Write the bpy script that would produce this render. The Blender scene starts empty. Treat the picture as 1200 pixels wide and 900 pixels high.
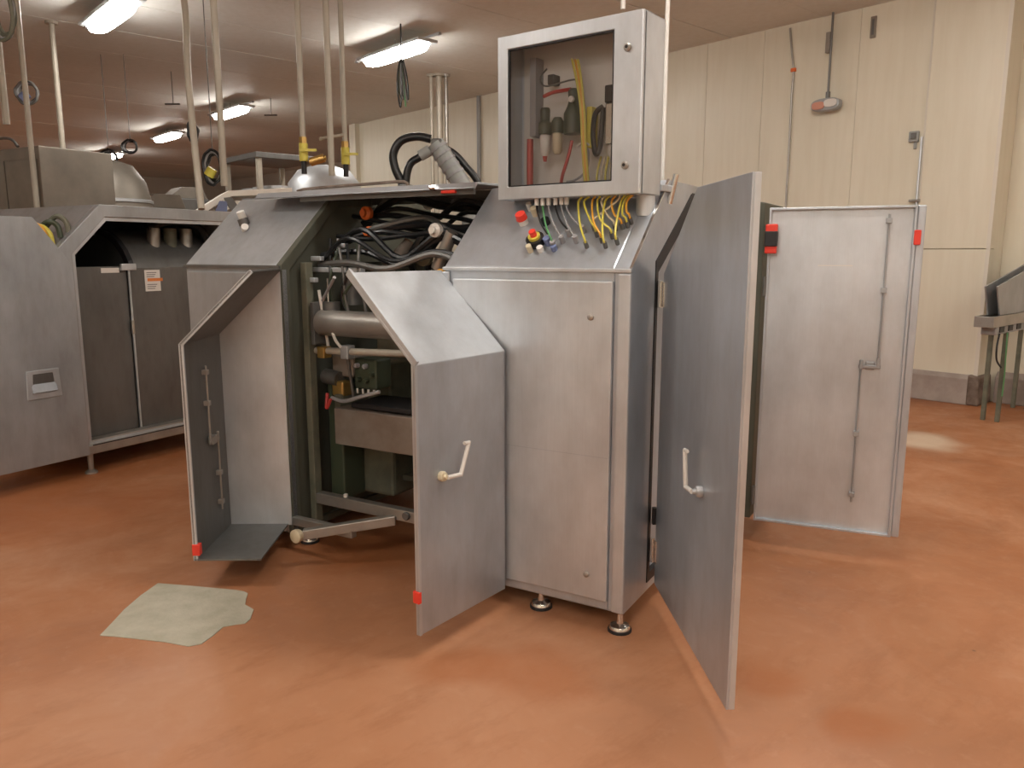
import bpy, bmesh, math, random
from mathutils import Vector, Matrix
random.seed(7)
R = math.radians
SC = bpy.context.scene
COL = SC.collection

# ---------------------------------------------------------------- camera, world, exposure
CAM_H = 1.55
FPX = 915.0
PITCH = math.atan((450 - 296) / FPX)
cam_d = bpy.data.cameras.new('camera')
cam_d.sensor_fit = 'HORIZONTAL'; cam_d.sensor_width = 36.0
cam_d.lens = 36.0 * FPX / 1200.0
cam_d.clip_start = 0.05; cam_d.clip_end = 200
cam = bpy.data.objects.new('camera', cam_d)
cam.location = (0, 0, CAM_H); cam.rotation_euler = (math.pi / 2 - PITCH, 0, 0)
COL.objects.link(cam); SC.camera = cam

w = bpy.data.worlds.new('world'); SC.world = w; w.use_nodes = True
w.node_tree.nodes['Background'].inputs[0].default_value = (1, .93, .85, 1)
w.node_tree.nodes['Background'].inputs[1].default_value = 0.02
SC.view_settings.view_transform = 'Standard'; SC.view_settings.look = 'None'
SC.view_settings.exposure = 1.2; SC.view_settings.gamma = 1.0
SC.view_settings.use_curve_mapping = False
LAMP = 21.0          # strength of every ceiling light diffuser

# ---------------------------------------------------------------- frames
class Frame:
    def __init__(s, ox, oy, deg):
        s.o = Vector((ox, oy, 0)); s.a = R(deg)
        s.X = Vector((math.cos(s.a), math.sin(s.a), 0)); s.Y = Vector((-math.sin(s.a), math.cos(s.a), 0))
    def w(s, x, y, z=0): return s.o + s.X * x + s.Y * y + Vector((0, 0, z))
    def l(s, P): d = P - s.o; return Vector((d.dot(s.X), d.dot(s.Y), P.z))
MF = Frame(0.44, 3.02, -30)          # the machines' frame: x along their front, y into their depth
RF = Frame(4.32, 8.42, -48.08)       # the room's frame: x along the right wall, y out through it
def at(px, py, Y):
    """world point seen at a pixel of the 1200x900 frame, Y metres ahead of the camera"""
    c, s = math.cos(PITCH), math.sin(PITCH)
    a = (px - 600) / FPX; b = -(py - 450) / FPX
    d = Vector((a, c + s * b, -s + c * b)); t = Y / d.y
    return Vector((0, 0, CAM_H)) + d * t
def fp(px, py, Yl):
    """point in the machine frame seen at a pixel, on the plane y = Yl"""
    c, s = math.cos(PITCH), math.sin(PITCH)
    a = (px - 600) / FPX; b = -(py - 450) / FPX
    d = Vector((a, c + s * b, -s + c * b)); o = Vector((0, 0, CAM_H))
    t = (MF.o + MF.Y * Yl - o).dot(MF.Y) / d.dot(MF.Y)
    return MF.l(o + d * t)

# ---------------------------------------------------------------- materials
def nmat(name, base=(.5,.5,.5), rough=.5, metal=0.0, emis=None, estr=0, alpha=None, trans=0, ior=None):
    m = bpy.data.materials.new(name); m.use_nodes = True
    b = m.node_tree.nodes['Principled BSDF']
    b.inputs['Base Color'].default_value = (*base, 1); b.inputs['Roughness'].default_value = rough
    b.inputs['Metallic'].default_value = metal
    if emis: b.inputs['Emission Color'].default_value = (*emis, 1); b.inputs['Emission Strength'].default_value = estr
    if trans: b.inputs['Transmission Weight'].default_value = trans
    if ior: b.inputs['IOR'].default_value = ior
    if alpha is not None: b.inputs['Alpha'].default_value = alpha
    return m
def N(m, t, **kw):
    n = m.node_tree.nodes.new(t)
    for k, v in kw.items(): setattr(n, k, v)
    return n
def L(m, a, b): m.node_tree.links.new(a, b)
def coords(m, scale=(1,1,1), rot=(0,0,0), kind='Object', loc=(0,0,0)):
    tc = N(m, 'ShaderNodeTexCoord'); mp = N(m, 'ShaderNodeMapping')
    mp.inputs['Scale'].default_value = scale; mp.inputs['Rotation'].default_value = rot; mp.inputs['Location'].default_value = loc
    L(m, tc.outputs[kind], mp.inputs[0]); return mp.outputs[0]
def noise(m, vec, scale=5, detail=4, rough=.55):
    n = N(m, 'ShaderNodeTexNoise'); n.inputs['Scale'].default_value = scale
    n.inputs['Detail'].default_value = detail; n.inputs['Roughness'].default_value = rough
    L(m, vec, n.inputs['Vector']); return n.outputs['Fac']
def ramp(m, fac, stops):
    r = N(m, 'ShaderNodeValToRGB'); e = r.color_ramp.elements
    while len(e) < len(stops): e.new(0.5)
    for k, (p, c) in enumerate(stops):
        e[k].position = p; e[k].color = (*c, 1) if len(c) == 3 else c
    L(m, fac, r.inputs[0]); return r.outputs[0]
def mix(m, fac, a, b, mode='MIX'):
    n = N(m, 'ShaderNodeMix', data_type='RGBA', blend_type=mode)
    if isinstance(fac, (int, float)): n.inputs[0].default_value = fac
    else: L(m, fac, n.inputs[0])
    for i, v in ((6, a), (7, b)):
        if isinstance(v, tuple): n.inputs[i].default_value = (*v, 1)
        else: L(m, v, n.inputs[i])
    return n.outputs[2]
def steel(name, base=(.51,.55,.60), r0=.30, r1=.48, metal=.62, dirt=.5, grain=(60,60,1.2)):
    """brushed stainless sheet: vertical grain, cloudy wiping marks, faint brown film"""
    m = nmat(name, base, .4, metal); b = m.node_tree.nodes['Principled BSDF']
    g = noise(m, coords(m, grain), 4, 3, .6)
    cl = noise(m, coords(m, (1.3, 1.3, .8)), 2.2, 5, .6)
    fine = noise(m, coords(m, (9, 9, 2.5)), 2.0, 4, .6)
    c1 = ramp(m, cl, [(.3, tuple(x*.8 for x in base)), (.7, tuple(min(1,x*1.15) for x in base))])
    film = ramp(m, fine, [(.45, (1,1,1)), (.8, (.84,.81,.77))])
    c2 = mix(m, dirt, c1, film, 'MULTIPLY')
    c3 = mix(m, .22, c2, ramp(m, g, [(.3, (.75,.75,.75)), (.7, (1.0,1.0,1.0))]), 'MULTIPLY')
    L(m, c3, b.inputs['Base Color'])
    rr = N(m, 'ShaderNodeMapRange'); rr.inputs[1].default_value = .25; rr.inputs[2].default_value = .75
    rr.inputs[3].default_value = r0; rr.inputs[4].default_value = r1
    L(m, mix(m, .5, g, cl), rr.inputs[0]); L(m, rr.outputs[0], b.inputs['Roughness'])
    bp = N(m, 'ShaderNodeBump'); bp.inputs['Strength'].default_value = .12; bp.inputs['Distance'].default_value = .002
    L(m, g, bp.inputs['Height']); L(m, bp.outputs[0], b.inputs['Normal'])
    return m
def blotchy(name, a, b_, scale=3, rough=.5, metal=0, bump=.1, lo=.35, hi=.65):
    m = nmat(name, a, rough, metal); b = m.node_tree.nodes['Principled BSDF']
    n = noise(m, coords(m), scale, 5, .6)
    L(m, ramp(m, n, [(lo, a), (hi, b_)]), b.inputs['Base Color'])
    if bump:
        bp = N(m, 'ShaderNodeBump'); bp.inputs['Strength'].default_value = bump; bp.inputs['Distance'].default_value = .005
        L(m, noise(m, coords(m), scale*8, 3), bp.inputs['Height']); L(m, bp.outputs[0], b.inputs['Normal'])
    return m

M = {}
M['steel'] = steel('brushed_steel')
M['steel_light'] = steel('brushed_steel_clean', (.60,.635,.67), .34, .52, .65, .25)
M['steel_warm'] = steel('brushed_steel_filmed', (.42,.44,.46), .38, .6, .65, .7)
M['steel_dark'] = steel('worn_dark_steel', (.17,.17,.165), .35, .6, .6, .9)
M['dimmed'] = blotchy('dimmed_background_steel', (.19,.17,.145), (.25,.225,.19), 2.5, .5, .35)  # steel with the lower background light put into its base colour
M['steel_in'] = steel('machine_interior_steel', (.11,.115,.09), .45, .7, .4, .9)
M['chrome'] = nmat('polished_chrome', (.75,.74,.72), .16, 1)
M['tube_steel'] = blotchy('square_tube_steel', (.33,.31,.28), (.42,.40,.37), 6, .4, .7)
M['cream_tube'] = blotchy('cream_painted_pipe', (.38,.35,.29), (.45,.41,.34), 4, .4, .1)
M['black'] = nmat('black_rubber', (.012,.012,.014), .5)
M['black_gloss'] = nmat('black_hose', (.01,.012,.014), .3)
M['greyhose'] = nmat('grey_corrugated_sleeve', (.30,.315,.305), .5)
M['red'] = nmat('red_plastic', (.75,.05,.03), .35)
M['darkred'] = nmat('dark_red_tube', (.45,.04,.035), .35)
M['orange'] = nmat('orange_plastic', (.75,.16,.03), .4)
M['yellow'] = nmat('yellow_hose', (.66,.58,.09), .35)
M['amber'] = nmat('amber_hose', (.75,.38,.04), .35)
M['green'] = nmat('green_wire', (.10,.30,.12), .4)
M['bluegrey'] = nmat('blue_grey_plastic', (.16,.20,.36), .4)
M['greycable'] = nmat('grey_cable', (.30,.30,.31), .45)
M['white'] = nmat('white_plastic', (.72,.70,.66), .35)
M['ivory'] = nmat('ivory_plastic', (.62,.54,.38), .4)
M['brass'] = nmat('brass', (.55,.36,.12), .35, .8)
M['olive'] = nmat('olive_valve_body', (.05,.065,.04), .45)
M['casting'] = blotchy('grey_green_casting', (.10,.11,.08), (.17,.165,.12), 7, .6, .1)
M['beigeplate'] = blotchy('stained_beige_plate', (.26,.22,.15), (.34,.30,.22), 6, .6, .1)
M['brownbox'] = blotchy('brownish_tray_steel', (.24,.20,.17), (.30,.265,.23), 8, .5, .4)
M['belt'] = nmat('white_conveyor_belt', (.88,.85,.78), .5)
M['diffuser'] = nmat('lamp_diffuser', (.9,.9,.85), .4, emis=(1.0,.945,.87), estr=LAMP)
M['label_white'] = nmat('label_paper', (.75,.72,.68), .5)
M['label_orange'] = nmat('label_orange', (.70,.22,.05), .5)
M['ink'] = nmat('label_print', (.22,.20,.19), .6)
M['curb'] = blotchy('mauve_grey_curb', (.30,.25,.22), (.40,.345,.31), 5, .55, 0, .2)
M['patch'] = blotchy('grey_cement', (.40,.38,.29), (.50,.475,.38), 9, .6, 0, .3)
M['rust'] = blotchy('stained_block', (.10,.07,.05), (.22,.17,.14), 9, .8)
# glass of the enclosure window
g = bpy.data.materials.new('clear_window'); g.use_nodes = True
nt = g.node_tree; nt.nodes.clear()
o_ = nt.nodes.new('ShaderNodeOutputMaterial'); mx = nt.nodes.new('ShaderNodeMixShader'); tr = nt.nodes.new('ShaderNodeBsdfTransparent')
gl = nt.nodes.new('ShaderNodeBsdfGlossy'); gl.inputs['Roughness'].default_value = .06; fr = nt.nodes.new('ShaderNodeFresnel'); fr.inputs[0].default_value = 1.5
tr.inputs[0].default_value = (.96,.955,.96,1)
nt.links.new(fr.outputs[0], mx.inputs[0]); nt.links.new(tr.outputs[0], mx.inputs[1]); nt.links.new(gl.outputs[0], mx.inputs[2]); nt.links.new(mx.outputs[0], o_.inputs[0])
M['glass'] = g

def wall_mat(name, a, b_):
    m = nmat(name, a, .38); b = m.node_tree.nodes['Principled BSDF']
    n = noise(m, coords(m, (1,1,.5)), 1.1, 5, .6); n2 = noise(m, coords(m, (6,6,.6)), 2, 4)
    c = ramp(m, n, [(.3, a), (.7, b_)])
    L(m, mix(m, .35, c, ramp(m, n2, [(.35, (.88,.85,.80)), (.6, (1,1,1))]), 'MULTIPLY'), b.inputs['Base Color'])
    return m
M['wall'] = wall_mat('cream_wall_panel', (.71,.67,.55), (.77,.73,.61))
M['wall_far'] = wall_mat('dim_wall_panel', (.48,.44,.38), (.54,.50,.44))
M['seam'] = nmat('wall_seam', (.70,.66,.58), .4)
M['ceil'] = wall_mat('ceiling_panel', (.68,.68,.65), (.74,.74,.71))
M['ceil'].node_tree.nodes['Principled BSDF'].inputs['Roughness'].default_value = .65
M['ceilgap'] = nmat('ceiling_joint', (.36,.31,.26), .7)

# floor: orange resin, worn and damp in places, with a painted pool of light by the machine
f = nmat('orange_resin_floor', (.45,.17,.07), .35); fb = f.node_tree.nodes['Principled BSDF']
oc = coords(f, (1,1,1))
warp = N(f, 'ShaderNodeTexNoise'); warp.inputs['Scale'].default_value = 1.2; warp.inputs['Detail'].default_value = 2; L(f, oc, warp.inputs['Vector'])
wv = N(f, 'ShaderNodeVectorMath', operation='MULTIPLY_ADD'); wv.inputs[1].default_value = (.7,.7,0)
L(f, warp.outputs['Color'], wv.inputs[0]); L(f, oc, wv.inputs[2]); wv = wv.outputs[0]
n1 = noise(f, wv, .75, 6, .62); n2 = noise(f, wv, 3.2, 6, .65); n3 = noise(f, oc, 14, 5, .6); n4 = noise(f, coords(f, (1,.35,1)), 5.5, 6, .7)
c1 = ramp(f, n1, [(.36, (.22,.068,.02)), (.5, (.38,.15,.06)), (.64, (.50,.26,.145))])
c2 = mix(f, ramp(f, n2, [(.42, (0,0,0)), (.68, (.65,.65,.65))]), c1, (.36,.125,.04))
c2 = mix(f, ramp(f, n3, [(.55, (0,0,0)), (.8, (.35,.35,.35))]), c2, (.62,.40,.28))
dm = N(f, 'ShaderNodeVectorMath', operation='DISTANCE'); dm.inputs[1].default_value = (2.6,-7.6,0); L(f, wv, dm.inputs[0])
lit_zone = N(f, 'ShaderNodeMapRange'); lit_zone.inputs[1].default_value = 3.6; lit_zone.inputs[2].default_value = 1.2; L(f, dm.outputs['Value'], lit_zone.inputs[0])  # lighter pool before the machine: light falloff put into the colour, with some wear
c2 = mix(f, ramp(f, lit_zone.outputs[0], [(0, (0,0,0)), (1, (.45,.45,.45))]), mix(f, .35, c2, (.36,.14,.055)), (.56,.30,.175))
c2 = mix(f, ramp(f, n4, [(.50, (0,0,0)), (.72, (.55,.55,.55))]), c2, (.30,.115,.045))
sp = N(f, 'ShaderNodeTexVoronoi'); sp.inputs['Scale'].default_value = 2.6; L(f, oc, sp.inputs['Vector'])
c2 = mix(f, ramp(f, sp.outputs['Distance'], [(.018, (.7,.7,.7)), (.03, (0,0,0))]), c2, (.10,.06,.04))
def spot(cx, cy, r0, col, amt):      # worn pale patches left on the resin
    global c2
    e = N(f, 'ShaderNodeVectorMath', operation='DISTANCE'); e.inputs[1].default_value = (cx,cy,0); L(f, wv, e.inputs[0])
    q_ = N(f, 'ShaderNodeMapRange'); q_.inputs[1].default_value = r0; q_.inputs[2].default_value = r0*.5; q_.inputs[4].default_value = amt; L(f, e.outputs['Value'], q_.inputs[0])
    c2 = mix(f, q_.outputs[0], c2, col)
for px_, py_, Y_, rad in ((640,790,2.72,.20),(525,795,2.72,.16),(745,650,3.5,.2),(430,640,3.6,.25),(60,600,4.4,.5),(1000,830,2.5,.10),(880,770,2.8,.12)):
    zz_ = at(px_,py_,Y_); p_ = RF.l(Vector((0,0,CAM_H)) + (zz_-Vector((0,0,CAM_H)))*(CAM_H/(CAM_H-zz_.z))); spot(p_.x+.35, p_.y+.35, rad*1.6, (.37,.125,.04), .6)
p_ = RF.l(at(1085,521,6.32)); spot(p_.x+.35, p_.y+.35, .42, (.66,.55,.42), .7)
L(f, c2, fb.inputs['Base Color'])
rr = N(f, 'ShaderNodeMapRange'); rr.inputs[1].default_value = .3; rr.inputs[2].default_value = .7; rr.inputs[3].default_value = .38; rr.inputs[4].default_value = .62
L(f, n2, rr.inputs[0]); L(f, rr.outputs[0], fb.inputs['Roughness'])
bp = N(f, 'ShaderNodeBump'); bp.inputs['Strength'].default_value = .25; bp.inputs['Distance'].default_value = .004
L(f, mix(f, .5, n2, n3), bp.inputs['Height']); L(f, bp.outputs[0], fb.inputs['Normal'])
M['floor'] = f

# ---------------------------------------------------------------- mesh helpers
def bx(bm, x0, y0, z0, x1, y1, z1):
    vs = [bm.verts.new(p) for p in ((x0,y0,z0),(x1,y0,z0),(x1,y1,z0),(x0,y1,z0),(x0,y0,z1),(x1,y0,z1),(x1,y1,z1),(x0,y1,z1))]
    for q in ((3,2,1,0),(4,5,6,7),(0,1,5,4),(1,2,6,5),(2,3,7,6),(3,0,4,7)): bm.faces.new([vs[i] for i in q])
    return bm
def P3(axis, u, v, a):  # profile (u,v) swept along an axis
    return {'x': (a,u,v), 'y': (u,a,v), 'z': (u,v,a)}[axis]
def prism(bm, poly, axis, a0, a1):
    A = [bm.verts.new(P3(axis,u,v,a0)) for u,v in poly]; B = [bm.verts.new(P3(axis,u,v,a1)) for u,v in poly]
    n = len(poly)
    bm.faces.new(A); bm.faces.new(B[::-1])
    for i in range(n): bm.faces.new((A[i], B[i], B[(i+1)%n], A[(i+1)%n]))
    return bm
def ring(bm, outer, inner, axis, a0, a1):
    n = len(outer)
    V = [[bm.verts.new(P3(axis,u,v,a)) for u,v in poly] for poly in (outer, inner) for a in (a0,a1)]
    O0,O1,I0,I1 = V
    for i in range(n):
        j = (i+1)%n
        for q in ((O0[i],O0[j],I0[j],I0[i]),(O1[i],I1[i],I1[j],O1[j]),(O0[i],O1[i],O1[j],O0[j]),(I0[i],I0[j],I1[j],I1[i])): bm.faces.new(q)
    return bm
def frame_for(d):
    d = d.normalized(); u = Vector((0,0,1)) if abs(d.z) < .9 else Vector((1,0,0))
    a = d.cross(u).normalized(); return a, d.cross(a).normalized()
def cyl(bm, p0, p1, r, seg=12, r1=None):
    p0, p1 = Vector(p0), Vector(p1); a, b = frame_for(p1-p0); r1 = r if r1 is None else r1
    A = [bm.verts.new(p0 + (a*math.cos(t)+b*math.sin(t))*r) for t in [2*math.pi*k/seg for k in range(seg)]]
    B = [bm.verts.new(p1 + (a*math.cos(t)+b*math.sin(t))*r1) for t in [2*math.pi*k/seg for k in range(seg)]]
    bm.faces.new(A[::-1]); bm.faces.new(B)
    for i in range(seg): bm.faces.new((A[i], A[(i+1)%seg], B[(i+1)%seg], B[i]))
    return bm
def smooth_pts(pts, sub=6):
    P = [Vector(p) for p in pts]
    if len(P) < 3: return P
    out = []
    for i in range(len(P)-1):
        p0 = P[max(i-1,0)]; p1 = P[i]; p2 = P[i+1]; p3 = P[min(i+2,len(P)-1)]
        for k in range(sub):
            t = k/sub
            out.append(.5*((2*p1)+(-p0+p2)*t+(2*p0-5*p1+4*p2-p3)*t*t+(-p0+3*p1-3*p2+p3)*t*t*t))
    out.append(P[-1]); return out
def tube(bm, pts, r, seg=8, sub=6, closed=False, smooth=True):
    P = smooth_pts(pts, sub) if smooth else [Vector(p) for p in pts]
    a, b = frame_for(P[1]-P[0]); rings = []
    for i, p in enumerate(P):
        d = (P[min(i+1,len(P)-1)]-P[max(i-1,0)]).normalized()
        a = (a - d*a.dot(d)).normalized(); b = d.cross(a)
        rings.append([bm.verts.new(p+(a*math.cos(2*math.pi*k/seg)+b*math.sin(2*math.pi*k/seg))*r) for k in range(seg)])
    for i in range(len(rings)-1):
        for k in range(seg): bm.faces.new((rings[i][k],rings[i][(k+1)%seg],rings[i+1][(k+1)%seg],rings[i+1][k]))
    if closed:
        pass
    bm.faces.new(rings[0][::-1]); bm.faces.new(rings[-1]); return bm
def lathe(bm, prof, c, axis='z', seg=16):
    c = Vector(c); rings = []
    for r, h in prof:
        rg = []
        for k in range(seg):
            t = 2*math.pi*k/seg; q = (r*math.cos(t), r*math.sin(t), h)
            q = {'z': q, 'y': (q[0], q[2], q[1]), 'x': (q[2], q[0], q[1])}[axis]
            rg.append(bm.verts.new(c+Vector(q)))
        rings.append(rg)
    for i in range(len(rings)-1):
        for k in range(seg): bm.faces.new((rings[i][k],rings[i][(k+1)%seg],rings[i+1][(k+1)%seg],rings[i+1][k]))
    bm.faces.new(rings[0][::-1]); bm.faces.new(rings[-1]); return bm
def plate(bm, pts, th):
    """planar polygon in 3-D thickened backwards along its normal"""
    P = [Vector(p) for p in pts]; n = Vector((0,0,0))
    for i in range(len(P)):
        n += (P[i]-P[0]).cross(P[(i+1)%len(P)]-P[0])
    n.normalize(); A = [bm.verts.new(p) for p in P]; B = [bm.verts.new(p - n*th) for p in P]; k = len(P)
    bm.faces.new(A); bm.faces.new(B[::-1])
    for i in range(k): bm.faces.new((A[i],B[i],B[(i+1)%k],A[(i+1)%k]))
    return bm
def nb(): return bmesh.new()
def obj(name, bm, mat, parent=None, bevel=0, smooth=False, loc=None, rot=None, seg=2):
    bmesh.ops.recalc_face_normals(bm, faces=bm.faces)
    me = bpy.data.meshes.new(name); bm.to_mesh(me); bm.free()
    me.materials.append(M[mat] if isinstance(mat, str) else mat)
    if smooth:
        for p in me.polygons: p.use_smooth = True
        me.set_sharp_from_angle(angle=R(40))
    o = bpy.data.objects.new(name, me); COL.objects.link(o)
    if parent: o.parent = parent
    if loc is not None: o.location = loc
    if rot is not None: o.rotation_euler = (0,0,rot) if isinstance(rot,(int,float)) else rot
    if bevel:
        b = o.modifiers.new('bevel','BEVEL'); b.width = bevel; b.segments = seg; b.limit_method = 'ANGLE'; b.angle_limit = R(35)
    return o
def thing(name, label, cat, loc=(0,0,0), rotz=0, group=None):
    o = bpy.data.objects.new(name, None); COL.objects.link(o); o.empty_display_size = .1
    o.location = loc; o.rotation_euler = (0,0,rotz); o['label'] = label; o['category'] = cat
    if group: o['group'] = group
    return o
def tag(o, label, cat, group=None):
    o['label'] = label; o['category'] = cat
    if group: o['group'] = group
    return o
def struct(o): o['kind'] = 'structure'; return o
def room(name, bm, mat, parent=None, bevel=0):
    if parent: return obj(name, bm, mat, parent, bevel)
    return struct(obj(name, bm, mat, None, bevel, loc=RF.o, rot=RF.a))

# ---------------------------------------------------------------- the room
CZ = 4.16
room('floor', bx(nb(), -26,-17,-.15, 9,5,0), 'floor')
ceil = room('ceiling', bx(nb(), -26,-17,CZ+.03, 9,5,CZ+.2), 'ceilgap')
x = -26.0; k = 0
while x < 9:          # insulated ceiling panels, their joints running across the hall
    x1 = min(x+1.18, 9)
    obj('ceiling_panel', bx(nb(), x+.006,-17,CZ+random.uniform(-.002,.003), x1-.006,5,CZ+.06), 'ceil', ceil)
    x += 1.18
wr = room('wall_right', bx(nb(), -11.2,.08,0, .69,.34,CZ+.03), 'wall')
edges = [-11.2,-9.9,-8.7,-7.3,-6.2,-5.0,-3.9,-2.75,-1.95,-.79,-.02]
for a, b in zip(edges[:-1], edges[1:]):
    obj('wall_panel', bx(nb(), a+.0018,0,.25, b-.0018,.09,CZ+.02), 'wall', wr, .002)
obj('wall_panel', bx(nb(), -.015,-.045,.25, .69,.09,1.583), 'wall', wr, .006)
obj('wall_panel', bx(nb(), -.015,-.045,1.589, .69,.09,CZ+.02), 'wall', wr, .006)
obj('corner_strip', bx(nb(), .66,-.051,.3, .696,-.045,CZ), 'seam', wr)
obj('seam_strip', bx(nb(), -.045,-.012,.3, -.018,0,CZ), 'seam', wr)
room('wall_recess', bx(nb(), .6,.345,0, 9,.6,CZ+.03), 'wall')
room('wall_rear', bx(nb(), 9,-17,0, 9.2,.6,CZ+.03), 'wall')
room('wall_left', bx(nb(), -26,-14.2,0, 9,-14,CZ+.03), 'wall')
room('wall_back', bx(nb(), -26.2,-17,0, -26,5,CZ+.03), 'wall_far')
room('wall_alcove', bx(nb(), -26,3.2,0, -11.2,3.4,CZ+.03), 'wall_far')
room('trim_1', bx(nb(), -11.42,-.1,0, -11.18,.5,CZ+.03), 'wall')
def curb(name, x0, x1, y0):
    room(name, prism(nb(), [(y0,0),(y0,.27),(y0+.06,.325),(y0+.14,.325),(y0+.14,0)], 'x', x0, x1), 'curb', None, .008)
curb('baseboard_right', -11.1, .64, -.09)
curb('baseboard_recess', .76, 8.9, .28)
room('baseboard_jamb', prism(nb(), [(.62,0),(.62,.32),(.72,.30),(.74,0)], 'y', -.10, .30), 'rust', None, .02)

# ---------------------------------------------------------------- ceiling lights
def ceiling_light(x, y, label, z=3.99, rod=True, group='ceiling lights'):
    t = thing('ceiling_light', label, 'light', RF.w(x,y,z), RF.a, group)
    b = nb(); bx(b, -.70,-.145,.02, .70,.145,.06); obj('housing', b, 'steel_light', t, .012)
    b = nb()
    pr = []
    for k in range(20):
        a = 2*math.pi*k/20; c, s = math.cos(a), math.sin(a)
        pr.append((.66*math.copysign(abs(c)**.5, c), .135*math.copysign(abs(s)**.6, s)))
    A = [b.verts.new((u,v,.02)) for u,v in pr]; B = [b.verts.new((u*.94,v*.75,-.045)) for u,v in pr]
    b.faces.new(A[::-1]); b.faces.new(B)
    for k in range(20): b.faces.new((A[k],A[(k+1)%20],B[(k+1)%20],B[k]))
    obj('diffuser', b, 'diffuser', t, smooth=True)
    for s in (-1,1): obj('bracket', bx(nb(), s*.9-.03,-.02,.05, s*.9+.03,.02,.075), 'steel_light', t); 
    b = nb(); bx(b, -.93,-.012,.058, .93,.012,.082); obj('hanging_rail', b, 'steel_light', t)
    b = nb(); cyl(b,(0,0,.08),(0,0,CZ-z),.009,8); obj('hanging_rod', b, 'tube_steel', t)
    return t
lights = [(-5.25,-3.05,'lit ceiling light to the left of the windowed enclosure'),
          (-10.7,-2.9,'lit ceiling light behind the pair of hanging pipes, second nearest of the row of four'),
          (-14.5,-2.72,'small lit ceiling light, second farthest of the row of four'),
          (-19.0,-2.6,'farthest and smallest lit ceiling light beside the coiled cables'),
          (-5.9,-6.15,'large lit ceiling light at the top left, cut by the picture edge')]
for a in lights: ceiling_light(*a)
for x_, y_ in ((.35,-3.2),(4.6,-3.05),(8.0,-3.05),(1.75,-6.3),(6.6,-6.3),(-.9,-9.4),(3.2,-9.9),(6.8,-9.6),(-15,-9.4),(-20,-9.4),(2.8,-12.4),(6.8,-12.4),(-14,-12.6)):  # unseen lights added, placed to brighten machine faces, floor and far ceiling
    ceiling_light(x_, y_, 'added ceiling light out of view, placed to brighten the machines and hall', group='added ceiling lights, out of view')

# ================================================================ MAIN MACHINE
LZ, AY, AZ = 1.49, .40, 1.85        # lip height, slope apex
DEP = 1.27                           # depth
def prof(y0=0, z0=.08, dy=0, dz=0): return [(y0,z0),(DEP,z0),(DEP,AZ),(AY,AZ),(0+y0,LZ)]
mach = thing('packaging_machine', 'nearest stainless steel machine, sloped top, its doors standing open, mid floor', 'machine', MF.o, MF.a)
def part(name, bm, mat, parent=mach, **k): return obj(name, bm, mat, parent, **k)
def side_ring(x0, x1, parent, mat='steel', w_=.05, wy=.27, D=DEP, top=AZ):
    o_ = [(0,.08),(D,.08),(D,top),(AY,top),(0,LZ)]
    i_ = [(wy,.13),(D-.04,.13),(D-.04,top-.04),(AY+.31,top-.04),(wy,LZ+.02)]
    return o_, i_
# right cabinet: hollow sheet shell open on its right side
cab = part('control_cabinet', prism(nb(), prof(), 'x', -.85, -.05), 'steel', bevel=.008)
b = nb(); o_, i_ = side_ring(-.05,.02,mach)
ring(b, o_, i_, 'x', -.052, .02); part('side_frame', b, 'steel', cab, bevel=.006)
part('seal_and_dark_gap', ring(nb(), [(.262,.12),(DEP-.035,.12),(DEP-.035,AZ-.035),(AY+.317,AZ-.035),(.262,LZ+.026)], [(.29,.16),(DEP-.06,.16),(DEP-.06,AZ-.075),(AY+.375,AZ-.075),(.29,LZ-.02)], 'x', .0, .024), 'black', cab)  # black seal, widened to stand in for the dark gap along the slope
# sloped top edge strips and lip
part('slope_edge_strip', plate(nb(), [(.0225,-.004,LZ+.002),(.0225,AY-.004,AZ+.004),(.012,AY-.004,AZ+.004),(.012,-.004,LZ+.002)], .005), 'chrome', cab)
part('top_lip', bx(nb(), -.852,-.012,LZ-.016, .022,.01,LZ-.001), 'steel_light', cab, bevel=.003)
part('corner_post', bx(nb(), -.03,-.014,.085, .022,.0,LZ-.02), 'steel_light', cab, bevel=.006)
part('corner_post', bx(nb(), -.855,-.014,.085, -.815,.0,LZ-.02), 'steel', cab, bevel=.006)
fpn = part('front_panel', bx(nb(), -.795,-.018,.125, -.05,.004,LZ-.05), 'steel_light', bevel=.005)
for sx, sz in ((-.14,1.30),(-.70,1.30),(-.14,.23),(-.70,.23)):
    o = lathe(nb(), [(.013,-.018),(.013,-.024),(.009,-.027)], (sx,0,sz), 'y', 12)
    part('lock', o, 'tube_steel', fpn, smooth=True)
part('panel_crease', bx(nb(), -.79,-.0185,.735, -.055,-.0178,.738), 'steel', fpn)
part('base_rail', bx(nb(), -.84,.06,.05, -.01,.10,.085), 'steel', bevel=.004)
def foot(parent, x, y, z1=.08, nm='levelling_foot'):
    b = nb(); lathe(b, [(.045,0),(.047,.012),(.04,.026),(.015,.034),(.012,z1)], (x,y,0), 'z', 18)
    o = obj(nm, b, 'chrome', parent, smooth=True)
    obj('rubber_pad', lathe(nb(), [(.05,0.0005),(.05,.010),(.048,.014)], (x,y,0), 'z', 18), 'black', o, smooth=True)
for x_, y_ in ((-.386,.047),(.0,.015),(-1.845,.12),(-2.48,.1),(-.06,1.2),(-.8,1.2),(-1.85,1.2),(-2.5,1.2)): foot(mach, x_, y_)
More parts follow.
